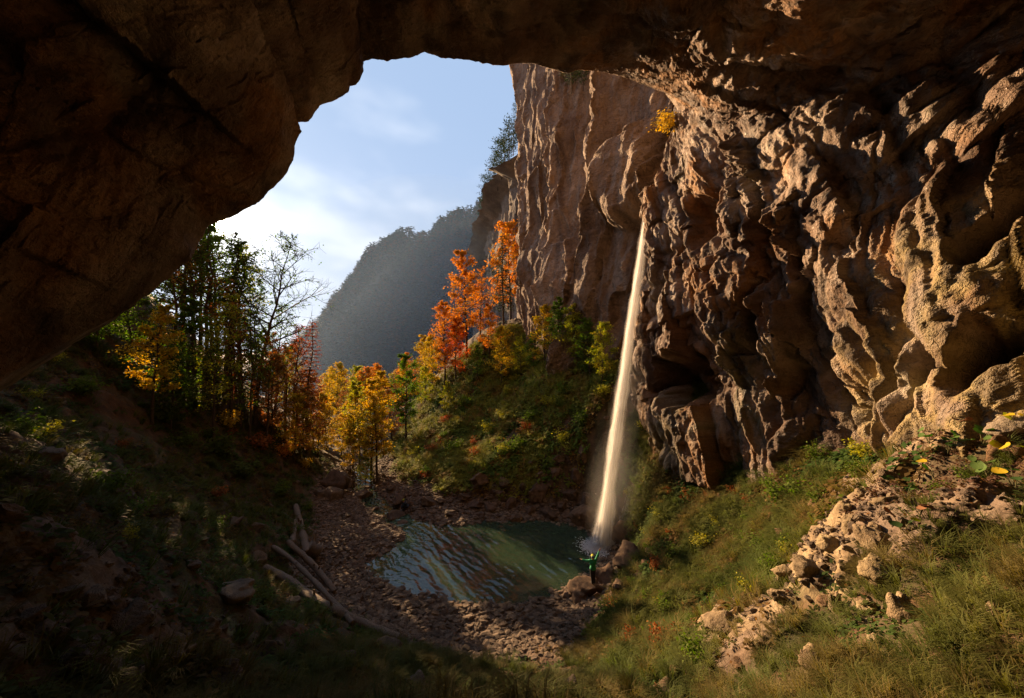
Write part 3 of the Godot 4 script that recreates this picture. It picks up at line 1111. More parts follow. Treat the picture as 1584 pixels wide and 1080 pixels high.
func streaks() -> ImageTexture:
	var w := 128
	var h := 512
	var img := Image.create(w, h, false, Image.FORMAT_RGBA8)
	var n1 := noise(95, 0.09, 3)
	var n2 := noise(96, 0.02, 3)
	for j in h:
		for i in w:
			var u := (i + 0.5) / w * 2.0 - 1.0
			var ring := Vector2(cos(TAU * j / h), sin(TAU * j / h)) * 22.0
			var a := 0.66 + 0.6 * n1.get_noise_3d(i * 1.6, ring.x * 0.16, ring.y * 0.16) + 0.35 * n2.get_noise_3d(i, ring.x, ring.y)
			a *= pow(maxf(0.0, 1.0 - u * u), 1.3)
			img.set_pixel(i, j, Color(1, 1, 1, clampf(a * 0.75, 0, 0.9)))
	return ImageTexture.create_from_image(img)

func sheet(turn: float, wide: float, shift: float) -> ArrayMesh:
	var rows := 70
	var cols := 9
	var v := PackedVector3Array()
	var n := PackedVector3Array()
	var uv := PackedVector2Array()
	var idx := PackedInt32Array()
	var wob := noise(97, 0.35, 3)
	for r in rows:
		var t := float(r) / (rows - 1)
		var w := lerpf(0.4, 0.66, smoothstep(0.0, 0.85, t)) * wide * (1.0 + 0.35 * wob.get_noise_2d(t * 26.0, shift * 40.0)) + 0.35 * smoothstep(0.85, 1.0, t)
		for c in cols:
			var u := float(c) / (cols - 1) * 2.0 - 1.0
			var side := Vector3(cos(turn), 0, sin(turn))
			var out := Vector3(-sin(turn), 0, cos(turn))
			var p := fall_path(t) + side * u * w + out * (0.25 * w * (1.0 - u * u) + 0.1 * wob.get_noise_2d(u * 3.0 + 40.0, t * 20.0))
			v.append(p)
			n.append((out + side * u * 0.6).normalized())
			uv.append(Vector2((u + 1.0) * 0.5, t * 2.6 + shift))
	for r in rows - 1:
		for c in cols - 1:
			var a := r * cols + c
			idx.append_array([a, a + 1, a + cols, a + 1, a + cols + 1, a + cols])
	var x := v[1] - v[0]
	if (v[cols] - v[0]).cross(x).dot(n[0]) < 0:
		for k in n.size(): n[k] = -n[k]
	var arr := []
	arr.resize(Mesh.ARRAY_MAX)
	arr[Mesh.ARRAY_VERTEX] = v
	arr[Mesh.ARRAY_NORMAL] = n
	arr[Mesh.ARRAY_TEX_UV] = uv
	arr[Mesh.ARRAY_INDEX] = idx
	var m := ArrayMesh.new()
	m.add_surface_from_arrays(Mesh.PRIMITIVE_TRIANGLES, arr)
	return m

# ---------------------------------------------------------------- rocks
func rock_mesh(sd: int, detail: int, rough: float, cuts: int) -> ArrayMesh:
	var r := RandomNumberGenerator.new()
	r.seed = sd
	var t := (1.0 + sqrt(5.0)) / 2.0
	var v: Array[Vector3] = []
	for q in [[-1, t, 0], [1, t, 0], [-1, -t, 0], [1, -t, 0], [0, -1, t], [0, 1, t], [0, -1, -t], [0, 1, -t], [t, 0, -1], [t, 0, 1], [-t, 0, -1], [-t, 0, 1]]:
		v.append(Vector3(q[0], q[1], q[2]).normalized())
	var f := [[0, 11, 5], [0, 5, 1], [0, 1, 7], [0, 7, 10], [0, 10, 11], [1, 5, 9], [5, 11, 4], [11, 10, 2], [10, 7, 6], [7, 1, 8], [3, 9, 4], [3, 4, 2], [3, 2, 6], [3, 6, 8], [3, 8, 9], [4, 9, 5], [2, 4, 11], [6, 2, 10], [8, 6, 7], [9, 8, 1]]
	for it in detail:
		var f2 := []
		var seen := {}
		for q in f:
			var mids := []
			for e in 3:
				var a: int = q[e]
				var b: int = q[(e + 1) % 3]
				var key := mini(a, b) * 100000 + maxi(a, b)
				if not seen.has(key):
					seen[key] = v.size()
					v.append(((v[a] + v[b]) * 0.5).normalized())
				mids.append(seen[key])
			f2.append([q[0], mids[0], mids[2]])
			f2.append([q[1], mids[1], mids[0]])
			f2.append([q[2], mids[2], mids[1]])
			f2.append([mids[0], mids[1], mids[2]])
		f = f2
	var planes := []
	for k in cuts: planes.append([Vector3(r.randfn(), r.randfn() * 0.8, r.randfn()).normalized(), r.randf_range(0.55, 0.85)])
	var nb := noise(sd, 0.8, 2)
	var ns := noise(sd + 1, 2.4, 4, FastNoiseLite.FRACTAL_RIDGED)
	for i in v.size():
		var d := v[i]
		var p := d * (1.0 + nb.get_noise_3dv(d) * 0.5)
		for pl in planes:
			var over: float = p.dot(pl[0]) - pl[1]
			if over > 0: p -= pl[0] * over * 0.92
		p -= d * ns.get_noise_3dv(p) * rough
		v[i] = p
	var st := SurfaceTool.new()
	st.begin(Mesh.PRIMITIVE_TRIANGLES)
	for q in f:
		var shade := 1.0
		for k in [0, 2, 1]:
			var p: Vector3 = v[q[k]]
			var w := 0.86 + 0.3 * nb.get_noise_3dv(p * 2.0)
			st.set_color(Color(w, w * 0.98, w * 0.96))
			st.set_smooth_group(0xFFFFFFFF if detail < 3 else 0)
			st.add_vertex(p)
	st.generate_normals()
	return st.commit()

const ORD := ["first", "second", "third", "fourth", "fifth", "sixth", "seventh", "eighth", "ninth", "tenth", "eleventh", "twelfth", "thirteenth", "fourteenth", "fifteenth", "sixteenth", "seventeenth", "eighteenth", "nineteenth", "twentieth", "twenty-first", "twenty-second", "twenty-third", "twenty-fourth", "twenty-fifth", "twenty-sixth", "twenty-seventh", "twenty-eighth", "twenty-ninth", "thirtieth"]
# boulders by where they lie: zone > [photo x, y, width in pixels, height over width, turn, shape]
const BOULDERS := {
	"far_bank": [[832, 768, 34, 0.95, 0.4, 0], [744, 750, 38, 0.75, 1.0, 1], [779, 752, 26, 0.9, 2.0, 2], [860, 734, 30, 0.8, 0.2, 3], [839, 738, 20, 0.9, 2.7, 1], [826, 717, 18, 0.8, 1.1, 2], [902, 706, 22, 1.4, 0.6, 0], [759, 790, 26, 0.6, 0.4, 3],
		[744, 800, 18, 0.7, 2.2, 1], [789, 783, 22, 0.8, 0.9, 0], [811, 758, 20, 1.0, 1.9, 3], [848, 800, 32, 0.7, 3.0, 2], [798, 806, 22, 0.7, 0.1, 0], [869, 786, 20, 0.8, 1.4, 1], [853, 751, 16, 0.9, 2.4, 3], [735, 783, 28, 0.5, 0.5, 2],
		[820, 794, 17, 0.9, 1.0, 0], [718, 773, 22, 0.7, 0.0, 1], [775, 767, 20, 0.8, 2.9, 3], [830, 787, 13, 0.8, 1.2, 2], [867, 714, 26, 0.7, 0.7, 1], [884, 770, 26, 0.9, 0.3, 2], [895, 740, 24, 1.1, 1.3, 3], [880, 800, 20, 0.7, 2.5, 0]],
	"stream": [[512, 758, 42, 0.8, 0.3, 4], [540, 754, 19, 1.0, 1.2, 5], [514, 772, 32, 0.7, 2.0, 4], [559, 772, 27, 0.6, 0.5, 5], [493, 768, 16, 0.9, 1.7, 4], [662, 781, 26, 0.7, 0.2, 1], [609, 805, 28, 0.5, 0.9, 4], [696, 797, 22, 0.5, 1.5, 5],
		[605, 758, 17, 0.7, 2.2, 1], [679, 778, 17, 0.8, 2.9, 2], [580, 791, 13, 0.7, 0.1, 5], [620, 814, 17, 0.5, 1.1, 4], [537, 802, 13, 0.7, 0.6, 5], [616, 779, 24, 1.0, 2.1, 2], [640, 790, 14, 0.7, 0.4, 1], [570, 757, 14, 0.6, 1.3, 5]],
	"pool_right": [[940, 903, 44, 0.6, 0.5, 3], [900, 928, 36, 0.6, 1.4, 5], [929, 895, 15, 0.8, 2.2, 2], [944, 883, 15, 0.8, 0.2, 1], [980, 873, 62, 0.35, 0.75, 3], [990, 884, 17, 0.7, 1.9, 2], [987, 926, 15, 1.1, 2.4, 0], [926, 926, 15, 0.9, 0.6, 1],
		[964, 916, 32, 0.5, 1.1, 3], [992, 897, 26, 0.6, 2.8, 2], [971, 852, 24, 0.5, 0.7, 3], [969, 840, 13, 0.9, 1.3, 0], [961, 834, 36, 0.85, 0.0, 4], [949, 861, 11, 0.8, 2.0, 1], [933, 913, 17, 0.7, 0.9, 2], [1010, 860, 22, 0.6, 1.6, 3], [950, 925, 20, 0.6, 0.3, 1],
		[905, 812, 44, 1.2, 0.2, 2], [915, 790, 30, 1.3, 1.5, 3], [880, 922, 20, 0.5, 2.7, 5]],
	"left_slope": [[57, 740, 24, 0.9, 0.4, 2], [64, 756, 18, 0.6, 1.1, 1], [157, 737, 34, 0.5, 2.6, 3], [115, 778, 17, 0.7, 0.2, 0], [173, 763, 26, 0.7, 2.7, 3], [197, 774, 19, 1.1, 0.8, 2], [187, 792, 20, 0.4, 2.5, 3], [253, 811, 24, 0.6, 2.6, 1], [177, 812, 13, 0.8, 0.5, 0],
		[228, 787, 15, 1.1, 1.8, 2], [362, 812, 21, 0.7, 0.3, 3], [313, 839, 15, 0.8, 1.3, 1], [297, 877, 24, 0.5, 2.6, 3], [358, 926, 66, 0.45, 2.6, 5], [310, 985, 54, 0.7, 0.1, 2], [377, 982, 25, 1.1, 1.4, 3], [393, 873, 26, 0.8, 0.6, 4], [450, 944, 30, 0.8, 2.2, 5],
		[167, 875, 15, 0.7, 1.5, 1], [327, 970, 21, 0.6, 0.9, 0], [14, 710, 30, 0.8, 0.2, 2], [74, 712, 40, 0.8, 2.4, 3], [32, 665, 16, 0.7, 1.2, 0], [8, 805, 34, 1.2, 0.5, 1], [270, 835, 16, 0.6, 2.0, 2]],
	"bottom_left": [[120, 1030, 68, 0.6, 0.3, 2], [187, 975, 72, 0.5, 1.3, 3], [130, 938, 52, 0.45, 2.5, 0], [93, 925, 42, 0.5, 0.6, 1], [207, 1006, 42, 0.6, 1.9, 2], [277, 1018, 36, 0.5, 0.2, 3], [347, 1048, 46, 0.4, 2.8, 5], [300, 1043, 42, 0.4, 1.0, 3], [47, 917, 18, 0.8, 0.7, 0], [20, 906, 22, 0.7, 1.5, 1], [40, 960, 40, 0.6, 2.1, 2], [400, 1068, 34, 0.5, 0.4, 1]],
	"bottom_middle": [[601, 1012, 42, 0.4, 0.2, 5], [535, 1027, 25, 0.6, 1.2, 4], [640, 1074, 52, 0.35, 0.7, 3], [805, 1072, 26, 0.5, 1.9, 1], [1025, 983, 32, 0.6, 2.4, 2], [881, 1076, 42, 0.5, 0.1, 3], [720, 1010, 18, 0.6, 1.4, 5], [790, 1002, 16, 0.6, 2.0, 4], [850, 985, 20, 0.5, 0.8, 1]],
	"right_slope": [[1172, 757, 15, 0.9, 0.4, 0], [1119, 771, 17, 0.6, 1.2, 3], [1105, 625, 42, 0.8, 0.3, 2], [1136, 628, 28, 0.9, 1.9, 3], [1189, 692, 11, 0.9, 0.7, 1], [1067, 708, 14, 0.7, 2.2, 0], [1020, 650, 12, 0.8, 1.0, 2], [1085, 668, 13, 0.7, 2.8, 3], [1160, 655, 18, 0.7, 0.9, 1], [1215, 668, 20, 0.8, 1.5, 0]],
	"pale_outcrop": [[1216, 893, 30, 0.9, 0.3, 2], [1256, 886, 42, 0.7, 1.2, 3], [1289, 846, 32, 0.7, 2.3, 0], [1319, 818, 26, 1.4, 0.5, 1], [1333, 767, 17, 1.0, 1.6, 2], [1313, 787, 17, 0.9, 2.2, 3], [1359, 850, 46, 1.2, 0.1, 3], [1366, 895, 60, 0.8, 1.0, 2], [1376, 787, 38, 0.9, 2.0, 1],
		[1403, 958, 42, 1.2, 0.4, 3], [1356, 993, 17, 0.8, 1.3, 0], [1206, 924, 25, 0.7, 2.1, 1], [1123, 975, 52, 0.7, 0.2, 2], [1093, 1014, 24, 0.7, 1.8, 3], [1173, 1001, 15, 0.7, 0.7, 0], [1206, 1018, 23, 0.7, 2.6, 1], [1269, 1035, 62, 0.6, 0.9, 2], [1349, 948, 27, 0.8, 1.5, 0], [1296, 943, 22, 1.6, 0.3, 3],
		[1313, 875, 15, 0.9, 2.4, 1], [1543, 958, 28, 1.1, 0.6, 0], [1509, 968, 19, 0.6, 1.1, 3]],
	"white_rock": [[1568, 672, 50, 0.85, 0.2, 2]]}
const WHERE := {
	"far_bank": ["angular brown boulder", "in the rock pile on the pool's far bank", "boulders on the far bank of the pool"],
	"stream": ["rounded brown boulder", "beside the brook upstream of the gravel bar", "boulders along the brook"],
	"pool_right": ["warm brown rock slab", "on the shore by the waterfall foot", "rocks right of the pool"],
	"left_slope": ["grey rock", "lying on the shaded left slope", "rocks on the left slope"],
	"bottom_left": ["weathered grey outcrop rock", "in the ledge at the slope's dark foot", "ledge rocks in the near left corner"],
	"bottom_middle": ["low flat stone", "in the grass below the gravel bar", "flat stones in the near grass"],
	"right_slope": ["orange-brown rock", "on the grassy slope under the wall", "rocks on the right slope"],
	"pale_outcrop": ["pale yellowish rock", "in the broken outcrop on the near right slope", "pale outcrop rocks"],
	"white_rock": ["chalky white rough rock", "behind the big leaves under the right wall", ""]}
var rocks := []

func build_rocks() -> void:
	for k in 4: rocks.append(rock_mesh(200 + k * 7, 3, 0.12, 9))
	for k in 2: rocks.append(rock_mesh(300 + k * 7, 3, 0.05, 4))
	var tone := {"far_bank": Color(0.20, 0.135, 0.09), "stream": Color(0.21, 0.16, 0.12), "pool_right": Color(0.24, 0.155, 0.095), "left_slope": Color(0.25, 0.2, 0.155), "bottom_left": Color(0.25, 0.21, 0.165), "bottom_middle": Color(0.22, 0.18, 0.14), "right_slope": Color(0.30, 0.19, 0.1), "pale_outcrop": Color(0.44, 0.37, 0.24), "white_rock": Color(0.62, 0.58, 0.5)}
	for zone in BOULDERS:
		var list: Array = BOULDERS[zone].duplicate()
		list.sort_custom(func(a, b): return a[0] < b[0])
		var made := 0
		for q in list:
			var p := hit(q[0], q[1])
			var r: float = q[2] * 0.5 * -p.z / K / F * 1.1
			var mats: Array = M.get("rock_" + zone, [])
			if mats.is_empty():
				for k in 3:
					var m: StandardMaterial3D = M.stone.duplicate()
					var t: Color = tone[zone] * [0.85, 1.0, 1.2][k]
					m.albedo_color = Color(t.r, t.g * [1.0, 0.98, 1.02][k], t.b).linear_to_srgb()
					mats.append(m)
				M["rock_" + zone] = mats
			var o := put("boulder", rocks[int(q[5])], mats[made % 3])
			o.position = p + Vector3(0, r * q[3] * 0.25, -r * 0.2)
			o.rotation = Vector3(rnd(-0.25, 0.25), q[4] + rnd(-0.3, 0.3), (0.5 if zone == "pool_right" and q[3] < 0.4 else rnd(-0.25, 0.25)))
			o.scale = Vector3(r, r * maxf(q[3], 0.4), r * 0.85)
			var w: Array = WHERE[zone]
			tag(o, "%s %s" % [w[0], w[1]] + (", %s from the left" % ORD[made] if list.size() > 1 else ""), "boulder", w[2])
			made += 1
	# the flat rock the hiker stands on
	var p := hit(898, 916)
	var o := put("standing_rock", rocks[5], M.rock_pool_right[1])
	o.position = Vector3(4.2, 0.42, -28.7 * K)
	o.scale = Vector3(0.95, 0.62, 0.75)
	tag(o, "smooth brown boulder at the pool edge under the hiker in green", "boulder")
	# gravel: every pebble a real stone
	var pebble := rock_mesh(400, 1, 0.06, 4)
	var xf: Array[Transform3D] = []
	var cols := PackedColorArray()
	var cobbles := 0
	var mats: Array[StandardMaterial3D] = []
	for k in 4:
		var m: StandardMaterial3D = M.stone.duplicate()
		m.albedo_color = [lin(0.27, 0.2, 0.15), lin(0.33, 0.26, 0.2), lin(0.24, 0.19, 0.15), lin(0.34, 0.24, 0.15)][k]
		mats.append(m)
	var tries := 0
	while xf.size() < 26000 and tries < 120000:
		tries += 1
		var x := rnd(-21, 9)
		var z := rnd(-66, -20) * K
		var g := near_water(gravel_d, x, z)
		if g > rnd(-0.6, 0.9) or near_water(pool_d, x, z) < -1.2: continue
		if z < -46 * K and rng.randf() < 0.5: continue
		var s := 0.05 + 0.16 * pow(rng.randf(), 3.2)
		if near_water(pool_d, x, z) < 2.5: s *= 1.15
		var y := ground(x, z)
		var bs := Basis.from_euler(Vector3(rnd(-0.4, 0.4), rng.randf() * TAU, rnd(-0.4, 0.4))).scaled(Vector3(s, s * rnd(0.5, 0.8), s * rnd(0.7, 1.0)))
		if s > 0.185 and cobbles < 160:
			cobbles += 1
			var c := put("cobble", rocks[4 + cobbles % 2], mats[cobbles % 4])
			c.transform = Transform3D(bs.scaled(Vector3.ONE * 1.15), Vector3(x, y + s * 0.2, z))
			tag(c, "rounded brown cobble lying on the gravel around the pool", "stone", "cobbles on the gravel bar")
			continue
		xf.append(Transform3D(bs, Vector3(x, y + s * 0.2, z)))
		cols.append(mixc(Color(0.19, 0.145, 0.11), Color(0.36, 0.29, 0.225), rng.randf()) * rnd(0.75, 1.25))
	var gv := scatter("gravel", pebble, M.stone, xf, cols)
	tag(gv, "brown gravel and pebbles around the pool and brook", "gravel", "", "stuff")
	var bed := 0
	while bed < 130:
		var right := bed < 80
		var x := rnd(4.0, 12.5) if right else rnd(-24, -6)
		var z := (rnd(-36, -9) if right else rnd(-46, -10)) * K
		if near_water(gravel_d, x, z) < 0.3 or outcrop(x, z) > 0.4: continue
		var s := 0.10 + 0.42 * pow(rng.randf(), 2.4)
		var c := put("half_buried_stone", rocks[bed % 4], M["rock_right_slope" if right else "rock_left_slope"][bed % 3])
		c.transform = Transform3D(Basis.from_euler(Vector3(rnd(-0.5, 0.5), rng.randf() * TAU, rnd(-0.5, 0.5))).scaled(Vector3(s, s * rnd(0.5, 0.9), s * 0.9)), Vector3(x, ground(x, z) - s * 0.1, z))
		tag(c, "half-buried brown stone in the grass of the right slope" if right else "half-buried grey stone on the shaded left slope", "stone", "stones bedded in the right slope" if right else "stones bedded in the left slope")
		bed += 1
	# rubble on the slopes, the outcrop and the scree under the walls
	xf = []
	cols = PackedColorArray()
	var chip := rock_mesh(410, 1, 0.12, 7)
	for k in 7000:
		var x: float
		var z: float
		var s := 0.03 + 0.14 * pow(rng.randf(), 4.0)
		var col := Color(0.22, 0.175, 0.14)
		match k % 5:
			0, 1:
				x = rng.randfn(8.3, 1.5); z = rng.randfn(-13.5, 3.4) * K
				if outcrop(x, z) < 0.1 + rng.randf() * 0.9: continue
				col = mixc(Color(0.27, 0.225, 0.2), Color(0.46, 0.39, 0.26), rng.randf() * rng.randf())
			2:
				x = rng.randfn(-7, 2.6); z = rng.randfn(-9.5, 3.0) * K
			3:
				x = rnd(4.5, 12.5); z = rnd(-40, -17) * K
				if x > 4.5 + 0.35 * (z / K + 40): s *= 1.4
				col = Color(0.27, 0.18, 0.11)
			4:
				x = rnd(-10, 8); z = rnd(-52, -42) * K
				if near_water(gravel_d, x, z) > rnd(0, 3): continue
				s *= 2.2
				col = Color(0.19, 0.125, 0.085)
		if near_water(pool_d, x, z) < 0: continue
		xf.append(Transform3D(Basis.from_euler(Vector3(rng.randf() * TAU, rng.randf() * TAU, 0)).scaled(Vector3(s, s * rnd(0.5, 0.9), s * rnd(0.6, 1))), Vector3(x, ground(x, z) - s * 0.1, z)))
		cols.append(mixc(col, Color(0.2, 0.15, 0.11), rng.randf() * 0.5) * rnd(0.7, 1.25))
	gv = scatter("rubble", chip, M.stone, xf, cols)
	tag(gv, "broken rubble scattered over the slopes and outcrops", "rubble", "", "stuff")

# ---------------------------------------------------------------- trees
# style: round (broadleaf), spruce, pine, bare
func grow(sd: int, h: float, spread: float, start: float, dense: float, leaf: float, style: String, lean := Vector3.ZERO) -> Array:
	var r := RandomNumberGenerator.new()
	r.seed = sd
	var wood := MB.new()
	var crown := MB.new()
	var bark := Color(0.075, 0.055, 0.04)
	var pts := PackedVector3Array()
	var rad := PackedFloat32Array()
	var wob := Vector3.ZERO
	for k in 13:
		var t := k / 12.0
		wob += Vector3(r.randfn(0, 0.012), 0, r.randfn(0, 0.012)) * h
		pts.append(Vector3(0, -0.7 + (h * 0.97 + 0.7) * t, 0) + wob * t + lean * h * t * t)
		rad.append(maxf(0.018, h * 0.0125 * (1.0 - t * 0.92) * (1.35 if k == 0 else 1.0)))
	wood.tube(pts, rad, 7, bark)
	var on := func(t: float) -> Vector3:
		var f := clampf(t, 0, 0.999) * 12.0
		return pts[int(f)].lerp(pts[int(f) + 1], f - int(f))
	if style == "spruce" or style == "pine":
		var y := start
		var az := 0.0
		while y < 0.99:
			var t := (y - start) / (1.0 - start)
			var cnt := 6 if style == "spruce" else 4
			for k in cnt:
				az += 2.4 + r.randf_range(-0.3, 0.3)
				var ln := h * spread * ((1.0 - t) * 0.95 + 0.05) * r.randf_range(0.7, 1.1)
				if style == "pine": ln = h * spread * (0.55 + 0.5 * sin(t * PI)) * r.randf_range(0.5, 1.1)
				var dir := Vector3(cos(az), (-0.28 + 0.5 * t) if style == "spruce" else r.randf_range(0.0, 0.35), sin(az)).normalized()
				var p0: Vector3 = on.call(y)
				var tip := p0 + dir * ln
				wood.tube(PackedVector3Array([p0, p0.lerp(tip, 0.5) + Vector3(0, -0.02 * ln, 0), tip]), PackedFloat32Array([h * 0.0028, h * 0.0018, 0.008]), 3, bark)
				var sprays := int(ln / leaf * 2.4 * dense) + 3
				for s in sprays:
					var f := (pow(r.randf(), 0.7) if style == "spruce" else r.randf_range(0.5, 1.05))
					var q := p0.lerp(tip, f) + Vector3(r.randfn(), r.randfn() * 0.5, r.randfn()) * leaf * (0.25 if style == "spruce" else 0.7)
					var side := dir.cross(Vector3.UP).normalized() * (1.0 if s % 2 else -1.0)
					var a := (dir * 0.6 + side * r.randf_range(0.3, 1.0) + Vector3(0, r.randf_range(-0.55, 0.05) if style == "spruce" else r.randf_range(-0.2, 0.6), 0)).normalized()
					crown.leaf(q, a, Vector3(r.randfn() * 0.3, 1, r.randfn() * 0.3).normalized(), leaf * r.randf_range(0.7, 1.3), leaf * 0.3, Color.WHITE * r.randf_range(0.6, 1.25))
			y += (0.026 if style == "spruce" else 0.07) * r.randf_range(0.8, 1.2)
	else:
		var cnt := 26
		var az := r.randf() * TAU
		for k in cnt:
			var t := start + (0.99 - start) * (k + r.randf() * 0.6) / cnt
			az += 2.4 + r.randf_range(-0.5, 0.5)
			var e := (t - start) / (1.0 - start)
			var ln := h * spread * (0.45 + 0.85 * sin(PI * clampf(e * 0.86 + 0.14, 0, 1))) * r.randf_range(0.7, 1.15) * (1.0 - 0.45 * e)
			var p0: Vector3 = on.call(t)
			var dir := Vector3(cos(az), lerpf(0.35, 1.1, e) * r.randf_range(0.6, 1.3), sin(az)).normalized()
			var mid := p0 + dir * ln * 0.5
			var tip := mid + (dir + Vector3(0, 0.2 if style == "bare" else -0.1, 0) + Vector3(r.randfn(), r.randfn(), r.randfn()) * 0.18).normalized() * ln * 0.5
			wood.tube(PackedVector3Array([p0, mid, tip]), PackedFloat32Array([h * 0.006 * (1.15 - e), h * 0.0035 * (1.15 - e), 0.012]), 4, bark)
			var twigs := 7 if style == "bare" else 5
			for s in twigs:
				var f := r.randf_range(0.25, 1.0)
				var q := p0.lerp(mid, f * 2.0) if f < 0.5 else mid.lerp(tip, f * 2.0 - 1.0)
				var d2 := (dir * 0.8 + Vector3(r.randfn(), r.randfn() * 0.7 + 0.15, r.randfn()) * 0.75).normalized()
				var l2 := ln * r.randf_range(0.25, 0.5)
				var q2 := q + d2 * l2
				wood.tube(PackedVector3Array([q, q2]), PackedFloat32Array([0.02 + h * 0.0008, 0.006]), 3, bark)
				if style == "bare":
					for u in 5:
						var q3 := q.lerp(q2, r.randf_range(0.3, 1.0))
						wood.tube(PackedVector3Array([q3, q3 + (d2 + Vector3(r.randfn(), r.randfn(), r.randfn()) * 0.7).normalized() * l2 * 0.6]), PackedFloat32Array([0.014, 0.005]), 3, bark)
				var many := int(30 * dense * (0.5 + r.randf()))
				var tone := r.randf_range(0.7, 1.2)
				var hue := r.randf_range(0.8, 1.3)
				for u in many:
					var at := q.lerp(q2, r.randf()) + Vector3(r.randfn(), r.randfn() * 0.6, r.randfn()) * l2 * 0.33
					var a := Vector3(r.randfn(), r.randfn() * 0.6 - 0.25, r.randfn()).normalized()
					var w := tone * r.randf_range(0.75, 1.2)
					crown.leaf(at, a, Vector3(r.randfn() * 0.6, 1, r.randfn() * 0.6).normalized(), leaf * r.randf_range(0.7, 1.3), leaf * 0.62, Color(w * r.randf_range(0.8, 1.1), w * hue * r.randf_range(0.85, 1.15), w * r.randf_range(0.8, 1.2)))
	return [wood.commit(), crown.commit()]

func make_tree(called: String, parts: Array, leaf_mat: Material, at: Vector3, turn: float, size: float, label: String, category: String, group: String) -> Node3D:
	var t := base(called, at, turn)
	t.scale = Vector3.ONE * size
	put("trunk", parts[0], M.bark, t)
	put("crown", parts[1], leaf_mat, t)
	tag(t, label, category, group)
	return t

